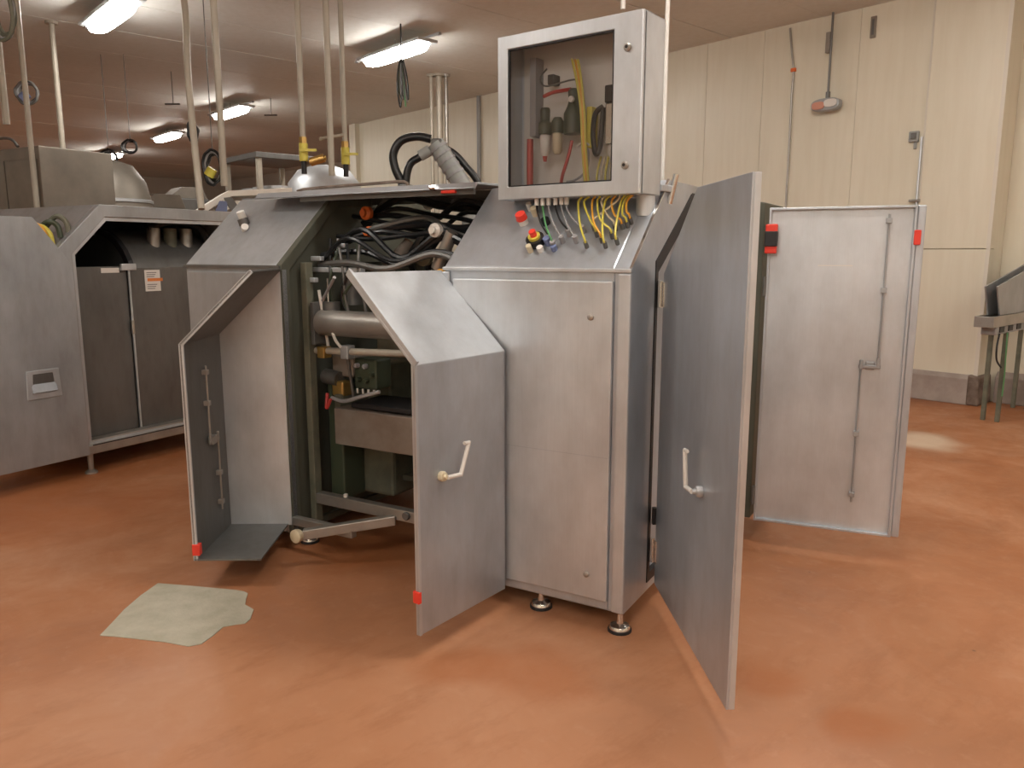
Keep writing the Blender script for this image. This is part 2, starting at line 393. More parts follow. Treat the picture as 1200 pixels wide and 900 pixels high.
# left end unit
lu = part('end_cabinet', prism(nb(), prof(), 'x', -2.56, -1.87), 'steel_warm', bevel=.008)
part('top_lip', bx(nb(), -2.565,-.014,LZ-.018, -1.84,.01,LZ-.004), 'steel_dark', lu)
part('front_panel', bx(nb(), -2.53,-.016,.13, -1.90,.004,LZ-.04), 'steel_warm', lu, bevel=.004)
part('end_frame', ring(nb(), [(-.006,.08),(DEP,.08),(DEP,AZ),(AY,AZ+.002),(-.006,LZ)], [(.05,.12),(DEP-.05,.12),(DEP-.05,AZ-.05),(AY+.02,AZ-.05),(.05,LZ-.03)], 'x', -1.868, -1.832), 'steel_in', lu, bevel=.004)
p = fp(290,256,.30)
b = nb(); cyl(b, (p.x,.27,1.735), (p.x,.25,1.775), .022, 14); part('knob', b, 'white', lu, smooth=True)
b = nb(); cyl(b, (p.x+.05,.235,1.70), (p.x+.045,.225,1.735), .030, 14); part('knob', b, 'steel_dark', lu, smooth=True)
b = nb(); cyl(b, (p.x+.08,.205,1.675), (p.x+.10,.19,1.69), .02, 12); part('knob', b, 'white', lu, smooth=True)
part('dark_inner_sheet', prism(nb(), [(.05,.12),(DEP-.05,.12),(DEP-.05,AZ-.05),(AY+.02,AZ-.05),(.05,LZ-.03)], 'x', -1.872, -1.855), 'steel_in', lu)  # dark sheet added over the cabinet side inside the bay
# rear housing behind the right cabinet
part('rear_housing', prism(nb(), [(.04,.14),(.04,1.82),(.22,1.80),(.225,.14)], 'y', 1.29, 1.75), 'steel_in', bevel=.006)
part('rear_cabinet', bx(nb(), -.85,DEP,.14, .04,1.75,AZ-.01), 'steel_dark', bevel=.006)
# lid over the bay, flipped up flat
lid = part('bay_lid', prism(nb(), [(.235,1.842),(.26,1.868),(.74,1.884),(.74,1.874),(.27,1.858),(.245,1.835)], 'x', -2.26, -.845), 'steel', bevel=.002)
part('lid_flange', bx(nb(), -1.95,.26,1.815, -.86,.275,1.858), 'steel_dark', lid)
part('lid_rib', bx(nb(), -1.85,.70,1.815, -.86,.72,1.87), 'steel_dark', lid)
part('lid_hinge', cyl(nb(), (-1.08,.232,1.85), (-1.05,.232,1.85), .016, 10), 'chrome', lid)
b = nb(); bx(b, -1.035,.244,1.822, -.955,.262,1.846); part('safety_latch', b, 'red', lid, bevel=.004)
b = nb(); tube(b, [(-2.02,.34,1.864),(-2.0,.34,1.885),(-1.5,.34,1.895),(-1.32,.34,1.895),(-1.30,.34,1.864)], .008, 8, 3); part('lid_rail', b, 'rust', lid)

# ---- the bay: frame, back plates and mechanism
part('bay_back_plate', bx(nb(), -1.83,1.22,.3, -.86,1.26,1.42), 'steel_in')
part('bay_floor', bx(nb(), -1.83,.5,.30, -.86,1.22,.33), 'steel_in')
part('bay_post', bx(nb(), -1.868,-.005,.10, -1.832,.03,1.47), 'steel_warm', bevel=.004)
part('bay_post', bx(nb(), -1.83,.12,.12, -1.79,.17,1.50), 'casting', bevel=.004)
part('bay_post', bx(nb(), -.88,.02,.12, -.852,.07,1.45), 'steel_dark', bevel=.004)
part('bay_column', bx(nb(), -1.78,.42,.22, -1.50,.72,.98), 'casting', bevel=.02)
part('bay_column', bx(nb(), -1.80,.25,.22, -1.70,.42,.86), 'olive', bevel=.01)
part('mounting_plate', bx(nb(), -1.74,.60,.78, -.90,.62,1.14), 'beigeplate', bevel=.004)
rl_ = part('film_roller', cyl(nb(), (-1.74,.17,fp(430,381,.17).z), (-.92,.17,fp(430,381,.17).z), .066, 24), 'tube_steel', smooth=True)
part('roller_shaft', cyl(nb(), (-1.82,.17,fp(430,381,.17).z), (-.86,.17,fp(430,381,.17).z), .018, 12), 'chrome', rl_)
part('roller_bracket', bx(nb(), -1.775,.12,1.08, -1.75,.24,1.30), 'steel_dark', rl_, bevel=.004)
part('guide_plate', bx(nb(), -1.60,.44,1.28, -.90,.46,1.40), 'brownbox', bevel=.004)
cb = part('cross_bar', cyl(nb(), (-1.80,.17,1.045), (-.90,.17,1.075), .018, 14), 'cream_tube', smooth=True)
part('bar_clamp', bx(nb(), -1.60,.142,1.015, -1.55,.20,1.085), 'steel_light', cb, bevel=.005)
part('bar_clamp', bx(nb(), -1.76,.142,1.01, -1.71,.20,1.07), 'brass', cb, bevel=.005)
part('clamp_lever', tube(nb(), [(-1.59,.14,1.075),(-1.615,.13,1.11),(-1.63,.125,1.15)], .008, 8), 'white', cb)
part('tie_rod', cyl(nb(), (-1.575,.17,1.02), (-1.57,.2,.80), .008, 8), 'steel_dark', cb)
part('tie_rod', cyl(nb(), (-1.73,.20,1.05), (-1.745,.16,1.36), .008, 8), 'white', cb)
part('tie_rod', cyl(nb(), (-1.70,.18,1.25), (-1.70,.18,1.42), .006, 8), 'chrome', cb)
# valve block
VX = fp(415,440,.22).x; VZ = fp(430,456,.22).z
vb = part('valve_block', bx(nb(), VX,.22,VZ, VX+.15,.34,VZ+.155), 'olive', bevel=.01)
for i, (dx, dz) in enumerate(((.03,.12),(.085,.12),(.125,.08),(.04,.05),(.09,.045))):
    part('valve_knob', lathe(nb(), [(.013,0),(.013,-.02),(.009,-.026)], (VX+dx,.22,VZ+dz), 'y', 10), 'greycable' if i<2 else 'olive', vb, smooth=True)
for i in range(4): part('fitting', lathe(nb(), [(.006,0),(.006,-.025)], (VX+.015+i*.037,.225,VZ-.002), 'z', 8), 'white', vb, smooth=True)
# brown box tray and its lid
TX = fp(392,500,.15).x; TZ0 = fp(392,520,.15).z; TZ1 = fp(392,478,.15).z
tr_ = part('product_tray', bx(nb(), TX,.15,TZ0, -.90,.45,TZ1), 'brownbox', bevel=.006)
part('tray_cover', bx(nb(), TX+.10,.17,TZ1+.008, -.90,.43,TZ1+.035), 'black', tr_, bevel=.006)
part('tray_bracket', bx(nb(), TX-.04,.20,TZ0+.03, TX,.42,TZ1+.06), 'casting', tr_, bevel=.005)
part('linkage', tube(nb(), [(TX-.02,.16,TZ1+.05),(TX+.08,.14,TZ1+.045),(TX+.2,.14,TZ1+.08),(TX+.3,.16,TZ1+.11)], .010, 8), 'steel_light', tr_)
part('linkage', tube(nb(), [(TX-.05,.16,TZ1+.07),(TX-.03,.13,TZ1-.0),(TX+.0,.13,TZ1+.05)], .009, 8), 'darkred', tr_)
# small drives on the left of the bay
part('drive_housing', bx(nb(), -1.77,.26,.90, -1.62,.46,1.02), 'brownbox', bevel=.012)
part('drive_motor', cyl(nb(), (-1.80,.24,.90), (-1.70,.24,.89), .04, 18), 'steel_dark', smooth=True)
part('drive_motor', cyl(nb(), (-1.70,.20,1.14), (-1.70,.20,1.30), .045, 18), 'steel_dark', smooth=True)
part('drive_motor', cyl(nb(), (-1.66,.32,1.28), (-1.66,.32,1.42), .055, 18), 'steel_dark', smooth=True)
part('brass_block', bx(nb(), -1.74,.22,.80, -1.66,.30,.88), 'brass', bevel=.01)
# bottom frame tubes
part('frame_tube', bx(nb(), -1.79,.12,.225, -.88,.17,.285), 'tube_steel', bevel=.006)
b = nb(); a_, c_ = Vector((-1.63,-.14,.165)), Vector((-1.26,.13,.225))
d_ = (c_-a_).normalized(); s_ = d_.cross(Vector((0,0,1))).normalized()*.022; u_ = Vector((0,0,.025))
vs = [b.verts.new(q) for q in (a_-s_-u_, a_+s_-u_, a_+s_+u_, a_-s_+u_, c_-s_-u_, c_+s_-u_, c_+s_+u_, c_-s_+u_)]
for q in ((0,1,2,3),(7,6,5,4),(0,4,5,1),(1,5,6,2),(2,6,7,3),(3,7,4,0)): b.faces.new([vs[i] for i in q])
part('frame_tube', b, 'tube_steel', bevel=.004)
ft = part('frame_tube', bx(nb(), -1.83,-.02,.14, -1.42,.02,.185), 'tube_steel', bevel=.005)
part('end_cap', lathe(nb(), [(.03,0),(.034,-.01),(.034,-.03),(.024,-.036)], (-1.64,-.155,.165), 'y', 16), 'ivory', ft, smooth=True)
part('end_cap', lathe(nb(), [(.02,0),(.022,-.01),(.018,-.016)], (-1.18,.12,.262), 'y', 12), 'steel_dark', ft, smooth=True)
part('bolt', lathe(nb(), [(.012,0),(.012,.014),(.006,.018)], (-1.60,.145,.285), 'z', 10), 'white', ft, smooth=True)
# upper bay: hoses, cross beams and couplings
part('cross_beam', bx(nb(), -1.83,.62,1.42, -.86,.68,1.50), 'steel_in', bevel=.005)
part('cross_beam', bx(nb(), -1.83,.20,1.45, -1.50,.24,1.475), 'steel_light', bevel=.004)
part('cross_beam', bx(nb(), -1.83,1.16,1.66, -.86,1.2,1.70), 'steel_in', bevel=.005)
def rnd(a): return random.uniform(-a, a)
for i in range(13):
    z0 = 1.50+.022*i; y0 = .22+.035*i
    pts = [(-1.80, y0+rnd(.05), z0+rnd(.05)), (-1.55, y0+rnd(.06)-.04, z0+.06+rnd(.07)), (-1.30, y0+rnd(.06), z0+.02+rnd(.08)), (-1.08, y0+rnd(.06), z0+.05+rnd(.05)), (-.87, y0+rnd(.05), z0-.02+rnd(.05))]
    part('hose', tube(nb(), pts, random.choice((.012,.016,.020)), 8, 5), 'black_gloss' if i%6 else 'steel_dark', smooth=True)
for i in range(6):
    xx = -1.74+.04*i
    part('cable', tube(nb(), [(xx,.25+rnd(.05),1.62+rnd(.05)),(xx+.03+rnd(.04),.2,1.45),(xx+rnd(.05),.21,1.32),(xx+.05+rnd(.03),.24,1.14)], .008, 6, 5), ('black_gloss','olive','steel_dark')[i%3], smooth=True)
for i in range(5):
    pts = [(-1.40+.1*i, .50, 1.46), (-1.34+.12*i, .42, 1.58+rnd(.03)), (-1.20+.08*i, .46, 1.66+rnd(.03)), (-1.02+.03*i, .55, 1.60)]
    part('hose', tube(nb(), pts, .02, 8, 5), 'black_gloss', smooth=True)
for (px,py,yl,r_,mt) in ((433,250,.5,.036,'orange'),(437,273,.42,.034,'orange'),(514,270,.30,.034,'white'),(500,300,.35,.05,'casting'),(520,320,.2,.02,'amber'),
                         (505,240,.7,.028,'white'),(537,240,.7,.03,'greycable')):
    q = fp(px,py,yl)
    b = nb(); lathe(b, [(r_*.6,.0),(r_,-.01),(r_,-.035),(r_*.55,-.045),(r_*.5,-.06)], tuple(q), 'y', 16); part('coupling', b, mt, smooth=True)
for (px,py,yl) in ((372,303,.2),(365,328,.16),(400,288,.3)):
    q = fp(px,py,yl); part('clevis', bx(nb(), q.x-.035,q.y-.015,q.z-.012, q.x+.035,q.y+.015,q.z+.012), 'steel_light', bevel=.004)
b = nb(); q0 = fp(512,315,.30); q1 = fp(530,272,.30); cyl(b, q0, q1, .030, 14); part('air_cylinder', b, 'tube_steel', smooth=True)
b = nb(); q0 = fp(452,318,.36); q1 = fp(480,285,.5); cyl(b, q0, q1, .035, 14); part('air_cylinder', b, 'brownbox', smooth=True)
# strut between door edge and bay
part('gas_strut', cyl(nb(), tuple(fp(392,325,.0)), tuple(fp(378,352,.12)), .008, 8), 'greycable')

# ---- doors
def handle(parent, x, y, z, flip=1, tilt=10, out=-1, mat='cream_tube'):
    """L lever: round boss on the skin, arm out sideways, grip rising back"""
    b = nb(); lathe(b, [(.019,0),(.021,.010*out),(.018,.022*out),(.010,.024*out),(.009,.036*out)], (x,y,z), 'y', 16)
    h = obj('handle', b, mat, parent, smooth=True)
    yy = y+.036*out
    b = nb(); cyl(b, (x,yy,z), (x+flip*.075,yy,z-.006), .0085, 10)
    t = R(tilt); gx, gz = x+flip*(.075+.13*math.sin(t)), z-.006+.13*math.cos(t)
    cyl(b, (x+flip*.075,yy,z-.012), (gx,yy,gz), .0085, 10); cyl(b, (gx+flip*.004,yy,gz), (gx-flip*.028,yy,gz+.002), .0075, 8)
    obj('grip', b, 'white', h, smooth=True)
    return h
def lock_rods(parent, x, y, s, z0, zm, z1, jog=-.075, mat='steel_in'):
    """espagnolette rods with guides on the inner skin (s = side the rods stand off)"""
    b = nb(); yy = y+s*.018
    cyl(b, (x,yy,zm+.02), (x,yy,z1), .005, 8); cyl(b, (x+jog,yy,zm-.02), (x+jog,yy,z0), .005, 8)
    r_ = obj('lock_rod', b, mat, parent)
    b = nb(); bx(b, min(x,x+jog)-.012,yy-.004,zm-.022, max(x,x+jog)+.012,yy+.004,zm-.006); bx(b, x-.008,yy-.005,zm-.02, x+.008,yy+.005,zm+.03); bx(b, x+jog-.008,yy-.005,zm-.03, x+jog+.008,yy+.005,zm+.02)
    bx(b, min(x,x+jog)+.02,y,zm-.03, max(x,x+jog)-.015,yy+.006,zm+.01)
    obj('lock_case', b, mat, parent, bevel=.003)
    for zz, xx in ((z1-.03,x),((z1+zm)/2,x),((z0+zm)/2,x+jog),(z0+.04,x+jog)):
        obj('rod_guide', bx(nb(), xx-.013,min(y,y+s*.028),zz-.012, xx+.013,max(y,y+s*.028),zz+.012), mat, parent, bevel=.002)
# bay doors: folded shells hinged on the bay edge, modelled closed about their hinge, then swung open
def bay_door(hx, sgn, ang, w_, d_, z0, zb, zt, label, mats, rods):
    e = .012
    b = nb(); bx(b, min(0,sgn*w_),-d_,z0, max(0,sgn*w_),-d_+e,zb)
    D = obj('bay_door', b, mats[0], mach, .003, loc=(hx,0,0), rot=R(ang)); D['label'] = label
    b = nb(); plate(b, [(0,-d_,zb),(sgn*w_,-d_,zb),(sgn*w_,-.0,zt),(0,-.0,zt)][::sgn], e); obj('sloped_panel', b, mats[1], D, .002)
    b = nb(); prism(b, [(-d_,z0),(0,z0),(0,zt-.006),(-d_,zb-.006)], 'x', 0, sgn*e); obj('side_panel', b, mats[2], D, .002)
    b = nb(); bx(b, min(0,sgn*w_),-d_,z0, max(0,sgn*w_),-.02,z0+.008); (obj('bottom_panel', b, mats[0], D) if rods else b.free())
    xe = sgn*w_
    b = nb(); bx(b, min(xe-sgn*.012,xe),-d_-.002,z0, max(xe-sgn*.012,xe),-d_+.018,zb)
    plate(b, [(xe,-d_,zb+.001),(xe,0,zt+.001),(xe-sgn*.012,0,zt+.001),(xe-sgn*.012,-d_,zb+.001)], .018)
    obj('edge_flange', b, 'steel_light', D)
    return D
DB = bay_door(-.865, -1, 83, .54, .35, .09, 1.145, 1.475, 'open bay door beside the cabinet, its outer face and sloped top showing', ('steel','steel_light','steel'), False)
handle(DB, -.41, -.351, .70, 1, 24, -1, 'ivory')
obj('safety_latch', bx(nb(), -.546,-.353,.22, -.528,-.32,.27), 'red', DB, .004)
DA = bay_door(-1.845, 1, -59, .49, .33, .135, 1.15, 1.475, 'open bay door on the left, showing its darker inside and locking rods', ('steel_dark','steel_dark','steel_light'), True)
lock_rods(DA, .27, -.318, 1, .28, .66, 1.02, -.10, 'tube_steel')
obj('safety_latch', bx(nb(), .46,-.336,.16, .494,-.30,.215), 'red', DA, .004)
# side door C: five-sided sheet door hinged on the right side's front post
def side_door_poly(zb, zt, wd, zs, ys, o=0):
    return [(0+o,zb+o),(wd-o,zb+o),(wd-o,zt-o),(ys+o*.4,zt-o),(0+o,zs-o*.4)]
def side_door(parent, loc, ang, wd, zb, zt, zs, ys, label, mat, flange='steel_light'):
    # door frame: x along the width from the hinge, outer skin towards -y... built in x-z plane
    b = nb(); P_ = side_door_poly(zb,zt,wd,zs,ys); prism(b, P_, 'y', 0, .008)
    D = obj('side_door', b, mat, parent, .002, loc=loc, rot=R(ang)); D['label'] = label
    b = nb(); ring(b, P_, side_door_poly(zb,zt,wd,zs,ys,.022), 'y', .008, .028); obj('edge_flange', b, flange, D, .002)
    return D
C_ang = -56.7
DC = side_door(mach, (.052,.275,0), C_ang, .965, .12, 1.775, 1.465, .43, 'largest open side door in the foreground, five-sided, with a white lever handle', 'steel')
DC.rotation_euler = (0,0,R(C_ang))
handle(DC, .63, -.001, .735, -1, 12, -1, 'steel_light')
for zz in (1.38, .27, ):
    h = nb(); cyl(h, (-.012,-.012,zz-.055), (-.012,-.012,zz+.055), .011, 10); bx(h, -.03,-.004,zz-.05, .03,.0,zz+.05); hh = obj('hinge', h, 'chrome', DC, smooth=False)
obj('hinge', bx(nb(), -.03,-.012,.385, -.008,.006,.46), 'black', DC)
# rear side door D with locking rods, seen from inside
b = nb(); bx(b, 0,0,.14, .663,.008,1.77)
DD = obj('side_door', b, 'steel_light', mach, .002, loc=(.245,1.29,0), rot=R(7)); DD['label'] = 'rectangular open side door behind, its bright inner face with thin locking rods and red latches'
b = nb(); ring(b, [(0,.14),(.663,.14),(.663,1.77),(0,1.77)], [(.012,.152),(.65,.152),(.65,1.758),(.012,1.758)], 'y', -.022, 0); obj('edge_flange', b, 'steel', DD, .002)
b = nb(); bx(b, .663,-.01,.14, .70,.03,1.77); obj('edge_post', b, 'steel', DD, .006)
lock_rods(DD, .545, 0, -1, .30, 1.01, 1.73, -.075, 'steel_warm')
obj('scratch_mark', bx(nb(), .24,-.001,1.485, .40,.001,1.489), 'white', DD)
obj('safety_latch', bx(nb(), .655,-.026,1.585, .685,-.004,1.655), 'red', DD, .004)
sl = obj('safety_latch', bx(nb(), -.012,-.06,1.545, .045,-.02,1.69), 'red', DD, .006)
obj('latch_body', bx(nb(), -.014,-.066,1.58, .047,-.018,1.655), 'black', sl, .004)
for zz in (1.38,.28): obj('hinge', cyl(nb(), (-.006,-.025,zz-.05), (-.006,-.025,zz+.05), .009, 10), 'steel_dark', DD)

# ================================================================ WINDOWED ENCLOSURE
EW, EH, ED = .760, .742, .20; EA = R(-6.5)
ES = .912
fr_ = Vector((-.005,.12,1.779)); eX = Vector((math.cos(EA), math.sin(EA),0))
orig = fr_ - eX*EW*ES
enc = thing('control_enclosure', 'grey steel box with a clear window full of valves and hoses, raised above the cabinet', 'control box', MF.w(orig.x, orig.y, orig.z), MF.a+EA); enc.scale = (ES,ES,ES)
b = nb(); bx(b,0,ED-.004,0, EW,ED,EH); bx(b,0,.03,0, .004,ED,EH); bx(b,EW-.004,.03,0, EW,ED,EH); bx(b,0,.03,0, EW,ED,.004); bx(b,0,.03,EH-.004, EW,ED,EH)
obj('housing', b, 'steel_light', enc)
WX0,WX1,WZ0,WZ1 = .058,.622,.058,.682
b = nb(); ring(b, [(0,0),(EW,0),(EW,EH),(0,EH)], [(WX0,WZ0),(WX1,WZ0),(WX1,WZ1),(WX0,WZ1)], 'y', 0, .022)
edoor = obj('door_frame', b, 'steel_light', enc, .004)
obj('window_seal', ring(nb(), [(WX0,WZ0),(WX1,WZ0),(WX1,WZ1),(WX0,WZ1)], [(WX0+.006,WZ0+.006),(WX1-.006,WZ0+.006),(WX1-.006,WZ1-.006),(WX0+.006,WZ1-.006)], 'y', .004, .018), 'black', edoor)
obj('window_pane', bx(nb(), WX0+.002,.008,WZ0+.002, WX1-.002,.012,WZ1-.002), 'glass', edoor)
obj('door_gasket', ring(nb(), [(.006,.006),(EW-.006,.006),(EW-.006,EH-.006),(.006,EH-.006)], [(.012,.012),(EW-.012,.012),(EW-.012,EH-.012),(.012,EH-.012)], 'y', .022, .031), 'black', edoor)
for zz in (.12,.60):
    o = lathe(nb(), [(.016,0),(.017,-.008),(.011,-.014)], (.690,0,zz), 'y', 16); o = obj('quarter_turn_lock', o, 'tube_steel', edoor, smooth=True)
    obj('key_slot', lathe(nb(), [(.007,-.013),(.007,-.016)], (.690,0,zz), 'y', 12), 'black', o)
IY = ED-.008
def ip(name, bm, mat, parent=enc, **k): return obj(name, bm, mat, parent, **k)
ip('mounting_plate', bx(nb(), .02,ED-.012,.02, EW-.02,ED-.005,EH-.02), 'white')
ip('cable_duct', bx(nb(), .10,.12,.30, .135,IY-.004,.66), 'greycable', bevel=.003)
ip('red_tube', cyl(nb(), (.118,.10,.04), (.118,.10,.285), .016, 12), 'darkred', smooth=True)
v = ip('pressure_regulator', lathe(nb(), [(.032,0),(.032,.05),(.022,.06),(.024,.11),(.018,.12)], (.205,.10,.30), 'z', 16), 'olive', smooth=True)
ip('filter_bowl', lathe(nb(), [(.012,-.10),(.024,-.085),(.026,-.01),(.02,0)], (.205,.10,.30), 'z', 16), 'white', v, smooth=True)
ip('drain', lathe(nb(), [(.008,-.125),(.012,-.10)], (.205,.10,.30), 'z', 10), 'darkred', v, smooth=True)
v = ip('pressure_regulator', lathe(nb(), [(.028,0),(.030,.05),(.018,.07)], (.275,.10,.30), 'z', 16), 'olive', smooth=True)
ip('filter_bowl', lathe(nb(), [(.014,-.095),(.023,-.08),(.025,-.01),(.02,0)], (.275,.10,.30), 'z', 16), 'ivory', v, smooth=True)
v = ip('pressure_regulator', lathe(nb(), [(.045,0),(.045,.09),(.03,.12),(.024,.14),(.026,.19),(.018,.20)], (.355,.11,.29), 'z', 18), 'olive', smooth=True)
ip('gauge', lathe(nb(), [(.014,0),(.014,-.012)], (.375,.065,.435), 'y', 12), 'white', v, smooth=True)
v = ip('solenoid_valve', bx(nb(), .545,.06,.40, .605,.14,.475), 'black', bevel=.006)
ip('valve_body', bx(nb(), .55,.06,.22, .60,.14,.40), 'chrome', v, bevel=.006)
ip('filter_bowl', lathe(nb(), [(.016,-.07),(.028,-.05),(.028,0)], (.575,.10,.235), 'z', 16), 'white', v, smooth=True)
ip('coiled_lead', tube(nb(), [(.53,.08,.39),(.495,.07,.36),(.485,.07,.27),(.50,.07,.19),(.515,.08,.21),(.525,.08,.30),(.53,.08,.385)], .012, 8), 'black', smooth=True)
ip('terminal_block', bx(nb(), .195,.13,.53, .23,IY-.004,.575), 'black', bevel=.004)
ip('wire', tube(nb(), [(.20,.12,.60),(.17,.11,.56),(.20,.11,.52),(.33,.11,.53),(.37,.12,.53)], .004, 6), 'steel_dark', smooth=True)
ip('wire', tube(nb(), [(.19,.11,.475),(.25,.10,.485),(.34,.11,.49)], .009, 8), 'darkred', smooth=True)
ip('wire', tube(nb(), [(.355,.10,.26),(.34,.09,.18),(.31,.09,.10),(.29,.10,.02)], .008, 8), 'darkred', smooth=True)
ip('wire', tube(nb(), [(.42,.09,.24),(.45,.09,.20),(.44,.09,.12),(.38,.09,.08),(.33,.10,.075)], .006, 8), 'greycable', smooth=True)
ip('wire', tube(nb(), [(.39,.09,.23),(.43,.08,.245),(.455,.09,.23)], .005, 8), 'white', smooth=True)
for dx, mt in ((0,'yellow'),(.016,'amber'),(.03,'yellow')):
    ip('yellow_hose', tube(nb(), [(.33+dx,.13,.625-dx*.5),(.36+dx,.09,.60),(.395+dx*.8,.075,.50),(.42+dx*.6,.07,.38),(.43+dx*.6,.07,.22),(.445+dx*.7,.08,.015)], .0055, 8), mt, smooth=True)
ip('manifold', bx(nb(), .435,.09,.22, .465,.15,.40), 'yellow', bevel=.005)
for k in range(5): ip('yellow_hose', tube(nb(), [(.49+.022*k,.11,.015),(.492+.022*k,.10,.10),(.50+.02*k,.12,.18)], .005, 6), 'ivory' if k%2 else 'yellow', smooth=True)
# support neck under the right end, and bracket behind
def slope_z(y): return LZ+(AZ-LZ)*max(0,min(1,y/AY))
def enc_local(x, y, z):      # machine frame -> enclosure frame
    d = Vector((x,y,z))-orig; return Vector((d.dot(eX), d.dot(Vector((-eX.y,eX.x,0))), z-orig.z))/ES
def on_slope(px, py):
    """machine-frame point of the sloped top seen at a pixel"""
    lo, hi = -.1, .6
    for _ in range(40):
        m_ = (lo+hi)/2; q = fp(px,py,m_)
        if q.z > LZ+(AZ-LZ)*m_/AY: lo = m_
        else: hi = m_
    return fp(px,py,lo)
ip('support_neck', cyl(nb(), (EW-.045,.15,.0), (EW-.045,.15,-.09), .042, 20), 'steel_light', smooth=True)
ip('mounting_bracket', bx(nb(), EW-.02,ED,.02, EW+.01,ED+.12,.05), 'steel', bevel=.004)
ip('bracket_tube', cyl(nb(), (EW-.0,ED+.10,-.03), (EW+.03,ED+.10,.10), .014, 12), 'chrome', smooth=True)
# yellow air hoses from its underside to the fittings on the slope
ends = [(688,290),(700,277),(706,284),(718,279),(722,270),(710,290),(730,268),(697,270),(724,286),(736,266),(740,262)]
tops = [(683,236),(691,235),(698,235),(704,234),(711,233),(716,233),(722,232),(727,232),(733,231),(738,230),(742,230)]
for k, (a, c) in enumerate(zip(tops, ends)):
    p0 = fp(a[0],a[1],.21); p1 = on_slope(*c)
    n_ = Vector((0,-(AZ-LZ),AY)).normalized(); e1 = p1 + n_*.02
    P_ = [enc_local(p0.x,p0.y,1.781), enc_local(p0.x-.012+rnd(.008),p0.y-.015,1.755), enc_local(p0.x*.4+p1.x*.6-.016+rnd(.008),(p0.y+p1.y)/2-.035,(1.76+p1.z)/2), enc_local(e1.x,e1.y-.015,e1.z+.02), enc_local(e1.x,e1.y,e1.z)]
    h_ = ip('air_hose', tube(nb(), P_, .0048, 8), ('yellow','yellow','amber','yellow')[k%4] if k not in (4,7) else 'ivory', smooth=True)
    s0, s1 = enc_local(*p1), enc_local(*(p1+n_*.028))
    ip('push_fitting', cyl(nb(), s0, s1, .010, 10), 'steel_dark', h_, smooth=True)
# grey signal cables and white plugs on the left half
for k, (a, c) in enumerate((((643,240),(660,284)),((651,240),(668,276)),((658,240),(676,284)),((664,240),(684,272)),((636,242),(650,290)),((629,243),(645,282)))):
    p0 = fp(a[0],a[1],.21); p1 = on_slope(*c); n_ = Vector((0,-(AZ-LZ),AY)).normalized(); e1 = p1+n_*.03
    pl_ = ip('plug', cyl(nb(), enc_local(p0.x,p0.y,1.782), enc_local(p0.x,p0.y,1.750), .011, 10), 'white', smooth=True)
    P_ = [enc_local(p0.x,p0.y,1.751), enc_local(p0.x+.01,p0.y-.015,1.73), enc_local((p0.x+p1.x)/2+.01,(p0.y+p1.y)/2-.04,(1.74+p1.z)/2), enc_local(*e1)]
    ip('signal_cable', tube(nb(), P_, .0045, 8), ('greycable','black','greycable','greycable','green','black')[k], pl_, smooth=True)
    ip('cable_gland', cyl(nb(), enc_local(*p1), enc_local(*(p1+n_*.034)), .013, 10), 'greycable', pl_, smooth=True)
# ---- fittings standing on the sloped top: emergency stop, isolator, plugs
n_ = Vector((0,-(AZ-LZ),AY)).normalized()
q = on_slope(614,262)
st = part('emergency_stop', cyl(nb(), q, q+n_*.03, .022, 14), 'white', smooth=True)
part('stop_button', cyl(nb(), q+n_*.028, q+n_*.055, .026, 18, .022), 'red', st, smooth=True)
q = on_slope(629,285)
st = part('rotary_isolator', cyl(nb(), q, q+n_*.03, .040, 18), 'black', smooth=True)
part('isolator_ring', cyl(nb(), q+n_*.03, q+n_*.042, .026, 18), 'yellow', st, smooth=True)
part('isolator_knob', cyl(nb(), q+n_*.04, q+n_*.066, .015, 12), 'red', st, smooth=True)
for px, py, mt, r_ in ((643,286,'bluegrey',.016),(634,294,'white',.014),(622,295,'ivory',.012),(650,293,'bluegrey',.013),(628,252,'ivory',.016),(640,262,'black',.020),(622,246,'white',.012)):
    q = on_slope(px,py); part('connector', cyl(nb(), q, q+n_*random.uniform(.02,.04), r_, 12), mt, smooth=True)

# ================================================================ SECOND MACHINE (left, behind)
SX = -4.13
m2 = thing('packaging_machine', 'second steel machine at the left with a dark open side', 'machine', MF.w(SX,0,0), MF.a)
D2 = 1.75; T2 = 1.88
o_ = [(.0,.14),(D2,.14),(D2,T2),(.50,T2),(.10,LZ+.01)]; i_ = [(.33,.185),(D2-.06,.185),(D2-.06,T2-.09),(.535,T2-.09),(.30,LZ+.03)]
o2 = [(.16,.14),(D2,.14),(D2,T2),(.54,T2),(.16,LZ+.03)]
i2 = [(.32,.20),(D2-.06,.20),(D2-.06,T2-.085),(.575,T2-.085),(.32,LZ+.05)]
obj('side_frame', ring(nb(), o2, i2, 'x', -.05, 0), 'steel_warm', m2, .006)
obj('inner_trim', ring(nb(), [(y*1.0,z) for y,z in i2], [(.345,.225),(D2-.085,.225),(D2-.085,T2-.11),(.59,T2-.11),(.345,LZ+.045)], 'x', -.035, -.015), 'steel_light', m2)
b = nb(); bx(b, -1.9,D2-.02,.14, -.05,D2,T2); bx(b, -1.9,.54,T2-.02, -.05,D2,T2); bx(b, -1.9,.16,.14, -.05,D2,.17)
plate(b, [(-.05,.16,LZ+.03),(-.05,.54,T2),(-1.9,.54,T2),(-1.9,.16,LZ+.03)], .015); bx(b, -1.9,.16,.14, -.05,.175,LZ+.03); bx(b, -1.92,.16,.14, -1.9,D2,T2)
obj('housing', b, 'steel_warm', m2)
